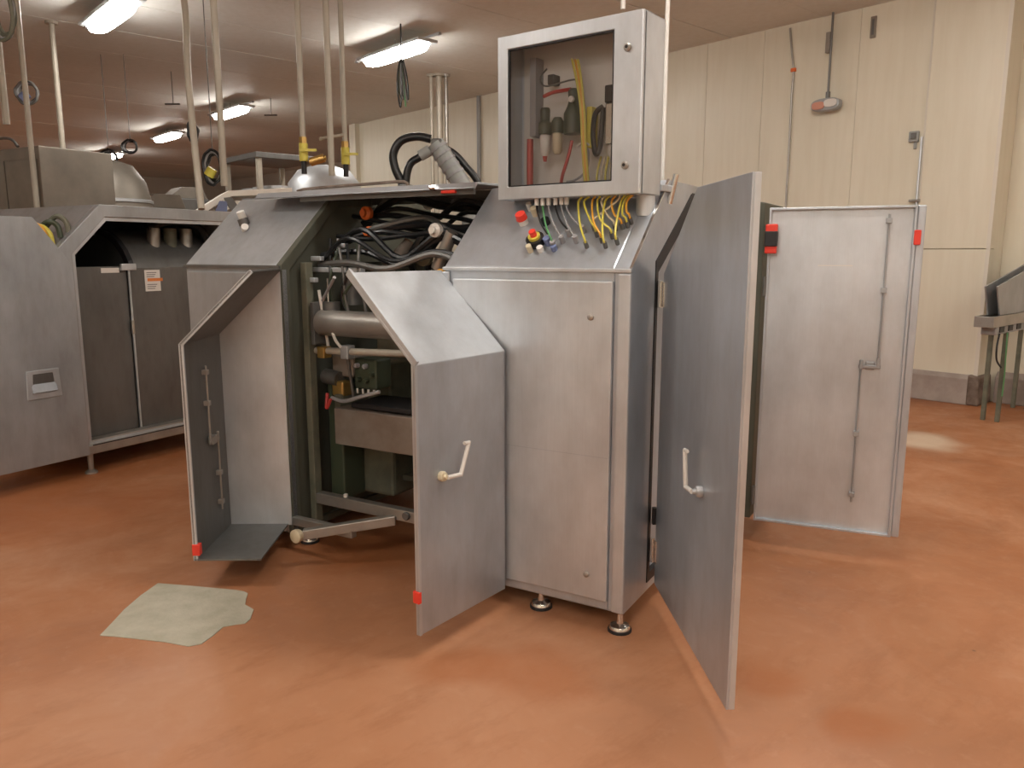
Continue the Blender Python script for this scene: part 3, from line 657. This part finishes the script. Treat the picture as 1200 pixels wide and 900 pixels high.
# inner panels standing in the side opening
obj('inner_panel', bx(nb(), -.16,.30,.18, -.14,.80,LZ-.04), 'steel_dark', m2, .004)
obj('inner_panel', bx(nb(), -.14,.815,.18, -.12,1.66,LZ-.05), 'steel_dark', m2, .004)
obj('panel_joint', bx(nb(), -.13,.80,.20, -.118,.812,LZ-.06), 'steel_light', m2)
obj('panel_handle', cyl(nb(), (-.115,.80,.95), (-.115,.80,1.05), .012, 10), 'tube_steel', m2)
obj('latch', bx(nb(), -.13,.74,LZ-.07, -.105,.86,LZ-.02), 'steel_light', m2, .005)
lb = obj('warning_label', bx(nb(), -.12,.93,1.26, -.1165,1.06,1.42), 'label_white', m2)
obj('label_band', bx(nb(), -.1168,.95,1.335, -.1150,1.08,1.358), 'label_orange', lb)
for k, zz in enumerate((1.40,1.385,1.37,1.31,1.295,1.28)): obj('print_line', bx(nb(), -.1168,.945,zz-.003, -.1155,1.03-.01*(k%3),zz+.003), 'ink', lb)
obj('paper_label', bx(nb(), -.14,.60,LZ-.085, -.137,.74,LZ-.05), 'label_white', m2)
dr = obj('drum', cyl(nb(), (-.6,.9,1.30), (-.6,1.7,1.30), .42, 28), 'steel_dark', m2, smooth=True)
obj('drum_rim', ring(nb(), [(.44*math.cos(t)-.6,.44*math.sin(t)+1.30) for t in [k*math.pi/14 for k in range(28)]], [(.39*math.cos(t)-.6,.39*math.sin(t)+1.30) for t in [k*math.pi/14 for k in range(28)]], 'y', .86, .90), 'black', dr)
for k in range(3): obj('duct', cyl(nb(), (-.35,1.18+.15*k,1.42), (-.35,1.20+.15*k,1.74), .05, 16), 'tube_steel' if k!=1 else 'casting', m2, smooth=True)
b = nb(); tube(b, [(-.35,1.15,1.74),(-.3,1.35,1.80),(-.3,1.6,1.75),(-.3,1.68,1.55)], .03, 10); obj('hose', b, 'black_gloss', m2, smooth=True)
rail = obj('base_rail', bx(nb(), -.03,.20,.145, .02,1.74,.21), 'tube_steel', m2, .006)
obj('rail_slot', bx(nb(), .015,.33,.205, .0215,1.5,.212), 'black', rail)
obj('base_tray', bx(nb(), -.12,.24,.21, -.02,1.70,.235), 'tube_steel', m2, .004)
for xx, yy in ((-.03,.33),(-.03,1.66),(-1.8,.33),(-1.8,1.66)):
    lg = obj('leg', lathe(nb(), [(.042,0),(.042,.012),(.018,.03),(.022,.145)], (xx,yy,0), 'z', 16), 'tube_steel', m2, smooth=True)
# its door swung right round, lying in the same plane
wd = .95
b = nb(); P_ = [(-wd,.15),(0,.15),(0,1.47),(-.235,1.775),(-wd,1.775)]; prism(b, P_, 'x', 0, .010)
D2o = obj('side_door', b, 'steel_warm', m2, .003, loc=(.03,.29,0)); D2o['label'] = 'open door plate with a recessed square pull'
def inset(o): return [(-wd+o,.15+o),(-o,.15+o),(-o,1.47-o*.4),(-.235-o*.4,1.775-o),(-wd+o,1.775-o)]
obj('edge_flange', ring(nb(), P_, inset(.02), 'x', -.03, 0), 'steel_light', D2o, .002)
obj('pull_plate', ring(nb(), [(-.385,.60),(-.155,.60),(-.165,.79),(-.375,.79)], [(-.345,.64),(-.195,.64),(-.205,.765),(-.335,.765)], 'x', .010, .017), 'steel_light', D2o, .003)
obj('pull_recess', bx(nb(), .0095,-.345,.64, .0125,-.195,.765), 'steel_dark', D2o)
obj('pull_lip', prism(nb(), [(.012,.64),(.030,.645),(.014,.70)], 'y', -.35,-.19), 'steel', D2o)
# valves and coloured lines on top of the second machine's left part
for k, (yy, zz, mt) in enumerate(((.05,1.73,'ivory'),(.10,1.70,'darkred'),(.15,1.68,'amber'),(.19,1.66,'yellow'),(.25,1.71,'olive'),(.31,1.74,'casting'))):
    obj('air_line', tube(nb(), [(-.20,yy-.04,zz-.02),(-.12,yy-.01,zz+.05+rnd(.02)),(-.08,yy+.03,zz+.02),(-.07,yy+.04,zz-.06)], .018, 8), mt, m2, smooth=True)

# ================================================================ THINGS ABOVE AND BEHIND
def vpipe(px_top, px_bot, py_bot, Y, r, label, mat='cream_tube', name='hanging_pipe', cat='pipe', extra=None, grp=None):
    B = at(px_bot, py_bot, Y); 
    t = thing(name, label, cat, (B.x,B.y,0), 0, grp)
    obj('pipe_run', cyl(nb(), (0,0,B.z), (0,0,CZ-.0), r, 12), mat, t, smooth=True)
    obj('ceiling_flange', cyl(nb(), (0,0,CZ-.03), (0,0,CZ), r*2.2, 16), mat, t)
    if extra: extra(t, B.z)
    return t
def valve(mat):
    def f_(t, z):
        v_ = obj('ball_valve', cyl(nb(), (0,0,z-.02), (0,0,z+.12), .036, 14), mat, t, smooth=True)
        obj('valve_nut', cyl(nb(), (0,0,z+.12), (0,0,z+.17), .032, 6), 'brass', v_)
        obj('valve_lever', bx(nb(), -.01,-.07,z+.05, .12,-.05,z+.07), mat, v_)
        obj('outlet', cyl(nb(), (0,0,z-.12), (0,0,z-.02), .022, 10), 'black', t)
        return v_
    return f_
vpipe(350,356,186,6.6,.024,'cream hanging pipe with a yellow valve, leftmost of the close group of three', extra=valve('yellow'))
vpipe(382,389,206,6.6,.026,'cream hanging pipe in the middle of the close group of three, reaching lowest')
vpipe(402,405,190,6.9,.022,'cream hanging pipe with a yellow valve, rightmost of the close group of three', extra=valve('yellow'))
b = nb(); p0 = at(364,190,6.6); p1 = at(380,185,6.6); cyl(b, p0, p1, .035, 12); cyl(b, at(363,190,6.6), p0, .02, 10); cyl(b, p1, at(382,184.5,6.6), .02, 10)
tag(obj('brass_coupling', b, 'brass', smooth=True), 'brass coupling joining the hanging pipes above the lid', 'coupling')
b = nb(); cyl(b, at(375,163,6.6), at(402,158,6.8), .014, 8); tag(obj('cross_pipe', b, 'cream_tube', smooth=True), 'short pale cross pipe between the hanging pipes', 'pipe')
vpipe(250,263,218,6.2,.026,'cream hanging pipe beside the long cable coil')
vpipe(30,44,250,7.0,.022,'thin hanging pipe in front of the steel cabinet at far left')
vpipe(4,8,146,7.0,.026,'cream hanging pipe cut by the left picture edge')
vpipe(70,76,200,9.5,.03,'pale pipe at the right end of the far steel cabinet')
b = nb(); P0 = at(203,-60,6.4); P1 = at(236,245,5.7); P0.z = CZ; tube(b, [P0, P0.lerp(P1,.35)+Vector((.03,0,0)), P0.lerp(P1,.6), P1], .024, 10)
tag(obj('slanting_pipe', b, 'cream_tube', smooth=True), 'cream pipe leaning slightly as it comes down from the ceiling', 'pipe')
vpipe(729,730,11,4.9,.014,'thin white tube rising from the top of the windowed enclosure', 'white', 'riser_tube', 'tube')
q = vpipe(777,776,214,4.55,.012,'thin white tube standing close to the right side of the windowed enclosure', 'white', 'riser_tube', 'tube')
# wall-side pipes behind the hose arm
for px, lb_ in ((508,'pale pipe on the far wall, left of the trio above the hose arm'),(517,'pale pipe on the far wall, middle of the trio above the hose arm'),(525,'pale pipe on the far wall, right of the trio above the hose arm')):
    vpipe(px,px,255,12.2,.028 if px!=517 else .045,lb_, 'cream_tube' if px!=525 else 'tube_steel', 'wall_pipe')
# hose arm rising behind the machine
ha = thing('hose_arm', 'thick grey sleeve arm with black hoses looping over behind the machine', 'hose', at(530,215,6.2), 0)
o0 = ha.location.copy()
def hp(px,py,Y=6.2): return at(px,py,Y)-o0
b = nb(); P_ = [hp(510,168),hp(522,186),hp(534,205),hp(545,225),hp(552,262)]
tube(b, P_, .07, 16); sl = obj('sleeve', b, 'greyhose', ha, smooth=True)
for k in range(9):
    a = .08+k*.1; i0 = min(int(a*4),3); c = P_[i0].lerp(P_[i0+1], a*4-i0); d = (P_[i0+1]-P_[i0]).normalized()
    obj('sleeve_rib', cyl(nb(), c-d*.01, c+d*.01, .076, 16), 'greycable', sl, smooth=True)
obj('arm_joint', bx(nb(), hp(503,0).x,-.06,hp(0,176).z, hp(516,0).x,.06,hp(0,163).z), 'steel_dark', ha, .015)
obj('hose_loop', tube(nb(), [hp(505,163),hp(488,160),hp(470,165),hp(461,180),hp(463,197),hp(472,218),hp(480,250)], .032, 12), 'black_gloss', ha, smooth=True)
obj('hose_loop', tube(nb(), [hp(503,176),hp(492,184),hp(481,192),hp(476,210),hp(474,250)], .03, 12), 'black_gloss', ha, smooth=True)
obj('hose_ferrule', tube(nb(), [hp(504,176),hp(492,183)], .042, 12, 2), 'greyhose', ha, smooth=True)
obj('hose_loop', tube(nb(), [hp(514,170,6.35),hp(532,180,6.35),hp(545,194,6.35),hp(560,214,6.35),hp(570,250,6.35)], .028, 12), 'black_gloss', ha, smooth=True)
obj('arm_stand', cyl(nb(), hp(552,255), hp(552,255)*1.0 - Vector((0,0,at(552,255,6.2).z)), .05, 12), 'steel_dark', ha)
for nm_, px in (('hose_loop',480),('hose_loop',474),): pass
# cable bundle under the nearest light
cb_ = thing('cable_bundle', 'folded dark cable bundle hanging by the lit light near the enclosure', 'cable', RF.w(-5.1,-3.45,0), 0)
ctr = at(471,95,9.6); cb_.location = ctr
for k in range(7):
    dx = -.05+.017*k
    obj('cable_loop', tube(nb(), [(dx*.3,0,.24),(dx,.01,.08),(dx*1.2+rnd(.01),0,-.10),(dx*.9+.02,.01,-.24+rnd(.06)),(dx*.5+.02,0,-.08),(0,0,.22)], .011, 6), ('black_gloss','green','greycable')[k%3] if k!=1 else 'olive', cb_, smooth=True)
obj('cable_tie', cyl(nb(), (0,0,.20), (0,0,.23), .03, 10), 'black', cb_)
obj('drop_cable', cyl(nb(), (0,0,.22), (0,0,CZ-ctr.z), .01, 6), 'black', cb_)
# coiled cables on drops
def coil(px, py, Y, rx, rz, label, mat='black_gloss', n=4, core=None):
    c = at(px,py,Y); t = thing('cable_coil', label, 'cable', c)
    for k in range(n):
        s = 1-.09*k; pts = [((rx*s)*math.cos(a)+rnd(.008), .02*k-.03, (rz*s)*math.sin(a)+rnd(.008)) for a in [math.pi/2+j*2*math.pi/14 for j in range(15)]]
        obj('cable_turn', tube(nb(), pts, .014, 6, 3), mat if k != 1 else 'greycable', t, smooth=True)
    obj('drop_cable', cyl(nb(), (0,0,rz*.9), (0,0,CZ-c.z), .005, 6), 'steel_dark', t)
    if core: obj('plug', cyl(nb(), (-rx*.5,-.02,-rz*.5), (0,-.02,-rz*.1), .05, 10), core, t, smooth=True)
    return t
coil(33,109,9,.12,.12,'small dark cable coil with a blue-grey plug hanging at upper left','steel_dark',3,'bluegrey')
coil(128,186,11,.12,.12,'dark cable coil at the left side of the farthest light')
coil(153,172,11,.10,.09,'small black cable coil above the farthest light','black_gloss',3)
coil(227,155,9,.05,.11,'narrow black cable coil hanging beside the slanting pipe','black_gloss',4)
coil(250,196,8,.09,.17,'long oval cable coil with a yellow core behind the cream pipe','black_gloss',4,'yellow')
c0 = at(2,22,6.0); t = coil(3,14,6.0,.09,.20,'large olive cable coil cut by the top left corner','casting',4)
# small dark ceiling brackets in the distance
for px, py, Y, lb_ in ((203,122,12,'small dark ceiling bracket beside the slanting pipe'),(318,135,14,'small dark ceiling hook right of the second light')):
    c = at(px,py,Y); t = thing('ceiling_hook', lb_, 'hook', (c.x,c.y,c.z))
    obj('hook_bar', bx(nb(), -.12,-.015,-.012, .10,.015,.012), 'steel_dark', t, .004); obj('hook_rod', cyl(nb(), (0,0,0),(0,0,CZ-c.z),.006,6), 'steel_dark', t)
# far steel cabinet and tank, top left
c = at(38,200,8.2)
t = thing('steel_cabinet', 'tall steel cabinet standing far left behind the machines', 'cabinet', (c.x-.45,c.y+.3,0), R(-30))
obj('body', bx(nb(), -1.0,0,.12, .62,.8,2.62), 'dimmed', t, .01)
obj('door_panel', bx(nb(), -.95,-.015,.2, -.02,0,2.5), 'dimmed', t, .004); obj('door_panel', bx(nb(), .0,-.015,.2, .57,0,2.5), 'dimmed', t, .004)
obj('top_rail', tube(nb(), [(-.9,-.05,2.66),(.1,-.05,2.72),(.35,-.05,2.62)], .015, 8), 'steel_dark', t, smooth=True)
for xx in (-.9,.52):
    for yy in (.08,.72): obj('leg', bx(nb(), xx-.04,yy-.04,0, xx+.04,yy+.04,.14), 'tube_steel', t)
c = at(110,230,10.0)
t = thing('round_top_tank', 'steel tank with a domed top behind the second machine', 'tank', (c.x,c.y+.4,0))
obj('shell', lathe(nb(), [(.48,.25),(.50,.3),(.50,2.2),(.44,2.46),(.30,2.66),(.1,2.73)], (0,0,0), 'z', 28), 'dimmed', t, smooth=True)
obj('rim', lathe(nb(), [(.50,2.18),(.515,2.185),(.515,2.22),(.50,2.225)], (0,0,0), 'z', 28), 'steel_light', t, smooth=True)
obj('hatch', bx(nb(), -.16,-.48,2.3, .16,-.3,2.46), 'cream_tube', t, .03)
for k in range(3): a = 2*math.pi*k/3; obj('leg', cyl(nb(), (.38*math.cos(a),.38*math.sin(a),0),(.38*math.cos(a),.38*math.sin(a),.3),.03,10), 'tube_steel', t)
# white belt conveyor behind the left end cabinet
c0, c1 = at(262,232,7.6), at(342,222,7.9)
t = thing('belt_conveyor', 'raised conveyor with a bright white belt behind the end cabinet', 'conveyor', ((c0.x+c1.x)/2,(c0.y+c1.y)/2,0), math.atan2(c1.y-c0.y,c1.x-c0.x))
hl = (c1-c0).length/2
obj('belt', prism(nb(), [(-hl-.26,1.93),(-hl+.05,2.13),(hl,2.18),(hl,2.12),(-hl+.08,2.08),(-hl-.22,1.89)], 'y', 0, .5), 'belt', t, .004)
obj('lower_belt', bx(nb(), -hl+.1,-.02,1.95, hl-.1,.48,2.04), 'belt', t, .01)
for s in (-hl+.02, hl-.03): obj('roller', cyl(nb(), (s,-.03,2.0), (s,.5,2.0), .05, 16), 'chrome', t, smooth=True)
obj('side_bracket', prism(nb(), [(-hl+.08,1.90),(-hl+.0,2.06),(-hl+.07,2.07),(-hl+.18,1.90)], 'y', -.05, -.03), 'steel_dark', t)
obj('bracket_strut', prism(nb(), [(-hl-.10,1.90),(-hl-.04,2.03),(-hl+.03,2.03),(-hl+.02,1.90)], 'y', -.05, -.03), 'bluegrey', t)
for s in (-hl+.1, hl-.1):
    for yy in (.05,.42): obj('leg', cyl(nb(), (s,yy,0), (s,yy,1.9), .025, 10), 'tube_steel', t)
# hopper and lit bagging hood behind the gap
c = at(300,190,11)
t = thing('weigher_frame', 'pale weighing frame far behind the cream hanging pipes', 'machine', (c.x+.2,c.y,0), R(-48))
for xx in (-.5,.5):
    for yy in (-.4,.4): obj('frame_post', bx(nb(), xx-.03,yy-.03,0, xx+.03,yy+.03,2.75), 'cream_tube', t)
obj('frame_top', bx(nb(), -.56,-.46,2.75, .56,.46,2.82), 'steel_dark', t, .005)
for k in range(3): obj('hopper', lathe(nb(), [(.06,0),(.17,.28),(.17,.42)], (-.35+.35*k,-.1,2.0), 'z', 14), 'steel_light', t, smooth=True)
obj('deck', bx(nb(), -.6,-.5,1.9, .6,.5,1.98), 'cream_tube', t, .01)
c = at(380,205,9.5)
t = thing('bagging_hood', 'pale rounded hood visible under the yellow valves', 'hood', (c.x,c.y,0), R(-48))
obj('hood_shell', lathe(nb(), [(.30,1.7),(.42,1.8),(.42,2.35),(.3,2.5),(.12,2.56)], (0,0,0), 'z', 22), 'steel_light', t, smooth=True)
obj('hood_stand', cyl(nb(), (0,0,0), (0,0,1.72), .16, 16), 'steel_warm', t, smooth=True)
obj('hood_port', cyl(nb(), (-.25,-.45,2.2), (-.25,-.3,2.2), .1, 14), 'belt', t, smooth=True)
# a row of dim machine cabinets in the distance
for k, (px, Y, w_, h_, lb_) in enumerate(((178,13,.8,2.25,'dim machine cabinet in the distance, left of the slanting pipe'),(212,16,.7,2.6,'dark tall cabinet in the far distance beside the slanting pipe'),(415,14.5,1.1,2.2,'pale machine cabinet in the distance right of the hanging pipes'),(120,14,1.2,2.1,'dim machine cabinet in the distance above the domed tank'))):
    c = at(px,200,Y); t = thing('machine_cabinet', lb_, 'machine', (c.x,c.y,0), R(-48))
    obj('body', bx(nb(), -w_/2,-.4,.1, w_/2,.4,h_), ('dimmed','steel_dark','steel_warm','dimmed')[k], t, .02)
    obj('top_cover', prism(nb(), [(-.38,h_),(.38,h_),(.30,h_+.22),(-.1,h_+.22)], 'x', -w_/2+.05, w_/2-.05), 'dimmed', t, .01)
    obj('door_panel', bx(nb(), -w_/2+.06,-.415,.25, w_/2-.06,-.4,h_-.1), 'dimmed', t, .005)
    for xx in (-w_/2+.06, w_/2-.06):
        for yy in (-.34,.34): obj('leg', cyl(nb(), (xx,yy,0),(xx,yy,.12),.03,8), 'tube_steel', t)

# ================================================================ RIGHT WALL FITTINGS
def on_wall(px, py, yy=0.0):
    c, s = math.cos(PITCH), math.sin(PITCH); a = (px-600)/FPX; b_ = -(py-450)/FPX
    d = Vector((a, c+s*b_, -s+c*b_)); o = Vector((0,0,CAM_H)); t_ = (RF.o+RF.Y*yy-o).dot(RF.Y)/d.dot(RF.Y)
    return RF.l(o+d*t_)
def wall_thing(name, label, cat, group=None): return thing(name, label, cat, tuple(RF.o), RF.a, group)
t = wall_thing('emergency_light', 'small oval emergency lamp hanging on a thin rod before the cream wall', 'light')
q = on_wall(968,123,-.10); zc = q.z
b = nb()
pr = [( .165*math.copysign(abs(math.cos(a))**.7,math.cos(a)), .07*math.copysign(abs(math.sin(a))**.7,math.sin(a))) for a in [2*math.pi*k/20 for k in range(20)]]
prism(b, [(q.x+u,zc+v) for u,v in pr], 'y', -.14, -.04); obj('lamp_body', b, 'steel_warm', t, .012)
b = nb(); prism(b, [(q.x+.07+u*.45,zc+.01+v*.6) for u,v in pr], 'y', -.155, -.139); obj('lamp_lens', b, 'white', t, .004)
b = nb(); prism(b, [(q.x-.07+u*.45,zc-.005+v*.6) for u,v in pr], 'y', -.155, -.139); obj('lamp_lens', b, nmat('pink_lens',(.62,.30,.22),.3), t, .004)
b = nb(); cyl(b, (q.x+.01,-.09,zc+.06), (q.x+.01,-.09,CZ), .013, 8); obj('conduit', b, 'steel_dark', t)
obj('conduit_joint', cyl(nb(), (q.x+.01,-.09,zc+.06), (q.x+.01,-.09,zc+.14), .025, 10), 'steel_dark', t)
obj('junction_box', bx(nb(), q.x-.05,-.11,CZ-.42, q.x+.0,-.05,CZ-.20), 'brownbox', t, .008)
t = wall_thing('wall_conduit', 'thin grey cable running down the cream wall left of the emergency lamp', 'conduit')
P_ = [on_wall(926,33,-.012),on_wall(928,60,-.012),on_wall(930,82,-.012),on_wall(928,110,-.012),on_wall(925,170,-.012),on_wall(921,240,-.012)]
P_.append((P_[-1][0],-.012,.32)); obj('cable_run', tube(nb(), P_, .013, 8), 'tube_steel', t, smooth=True)
obj('cable_clip', bx(nb(), P_[2].x-.03,-.03,P_[2].z-.02, P_[2].x+.03,0,P_[2].z+.02), 'orange', t, .004)
t = wall_thing('wall_plate', 'narrow dark upright plate high on the cream wall', 'plate')
q = on_wall(1024,32,0); obj('plate_body', bx(nb(), q.x-.03,-.02,q.z-.11, q.x+.03,0,q.z+.11), 'brownbox', t, .004); obj('plate_slot', bx(nb(), q.x-.012,-.024,q.z-.08, q.x+.012,-.019,q.z+.08), 'steel_dark', t)
t = wall_thing('wall_socket', 'small grey socket on the cream wall near the light seam', 'socket')
q = on_wall(1072,161,0); obj('socket_box', bx(nb(), q.x-.05,-.04,q.z-.05, q.x+.05,0,q.z+.06), 'greyhose', t, .01); obj('socket_lid', bx(nb(), q.x-.025,-.055,q.z-.02, q.x+.03,-.04,q.z+.04), 'steel_dark', t, .005)
obj('socket_tail', bx(nb(), q.x-.0,-.02,q.z-.12, q.x+.03,0,q.z-.05), 'greyhose', t, .004)
t = wall_thing('wall_conduit', 'thin pale conduit rising beside the light seam behind the rear door', 'conduit')
q = on_wall(1078,200,0); q2 = on_wall(1076,235,0); obj('cable_run', cyl(nb(), (q.x,-.02,.34), (q.x,-.02,on_wall(1084,160).z), .012, 8), 'steel_light', t, smooth=True)
obj('cable_bracket', bx(nb(), q2.x-.08,-.05,q2.z-.012, q2.x+.04,-.0,q2.z+.012), 'tube_steel', t, .003)
obj('outlet_box', bx(nb(), q2.x-.05,-.06,q2.z-.20, q2.x+.05,0,q2.z-.05), 'cream_tube', t, .006)
t = wall_thing('wall_conduit', 'dark vertical conduit on the far part of the cream wall left of the enclosure', 'conduit')
q = on_wall(563,200,0); obj('cable_run', cyl(nb(), (q.x,-.03,.34), (q.x,-.03,CZ), .035, 8), 'steel_warm', t, smooth=True)

# conveyor at the right edge
t = thing('infeed_conveyor', 'grey steel conveyor end reaching in from the right edge by the wall', 'conveyor', RF.w(.99,-1.17,0), RF.a+math.pi/2)
zt = at(1150,372,6.9).z      # here x runs towards the wall, -y towards the camera side
obj('side_plate', bx(nb(), 0,-.14,zt-.085, 1.42,-.12,zt+.012), 'tube_steel', t, .004); obj('side_plate', bx(nb(), 0,.0,zt-.085, 1.42,.02,zt+.012), 'tube_steel', t, .004)
obj('belt', bx(nb(), .01,-.12,zt-.03, 1.42,0,zt-.01), 'steel_dark', t, .006)
obj('end_plate', bx(nb(), -.012,-.14,zt-.085, 0,.02,zt+.012), 'tube_steel', t, .004)
obj('drive_box', bx(nb(), .12,-.125,zt-.16, 1.3,0,zt-.085), 'steel_warm', t, .01)
for k in range(4): obj('vent_opening', bx(nb(), .20+.24*k,-.132,zt-.14, .32+.24*k,-.12,zt-.09), 'black', t)
obj('hopper_guard', prism(nb(), [(.22,zt+.01),(.08,zt+.27),(.10,zt+.275),(1.4,zt+.50),(1.4,zt+.01)], 'y', -.115, -.10), 'steel_warm', t, .004)
obj('hopper_guard', prism(nb(), [(.22,zt+.01),(.08,zt+.27),(.10,zt+.275),(1.4,zt+.50),(1.4,zt+.01)], 'y', -.02, -.005), 'steel_warm', t, .004)
for xx in (.42,1.3):
    for yy in (-.12,.0): obj('leg', bx(nb(), xx-.02,yy-.018,0, xx+.02,yy+.018,zt-.15), 'casting', t, .003)
obj('cable', tube(nb(), [(.20,-.13,zt-.15),(.13,-.14,zt-.26),(.16,-.14,zt-.38),(.30,-.14,zt-.46)], .008, 8), 'black', t, smooth=True)
obj('cable', tube(nb(), [(.38,-.14,zt-.15),(.36,-.15,zt-.30),(.39,-.15,zt-.55),(.38,-.15,.25)], .006, 8), 'green', t, smooth=True)

# cement patch in the floor
pp = [(-1.690,2.985),(-1.695,3.08),(-1.705,3.22),(-1.70,3.36),(-1.681,3.498),(-1.55,3.475),(-1.40,3.445),(-1.28,3.42),(-1.24,3.405),(-1.215,3.385),(-1.205,3.33),(-1.190,3.27),(-1.135,3.22),(-1.12,3.13),(-1.13,3.09),(-1.165,3.08),(-1.21,3.06),(-1.225,2.98),(-1.245,2.915),(-1.29,2.895),(-1.40,2.93),(-1.52,2.955),(-1.62,2.975)]
o = obj('floor_patch', prism(nb(), pp, 'z', 0, .004), 'patch', bevel=.0015); tag(o, 'ragged grey cement patch on the orange floor', 'patch')
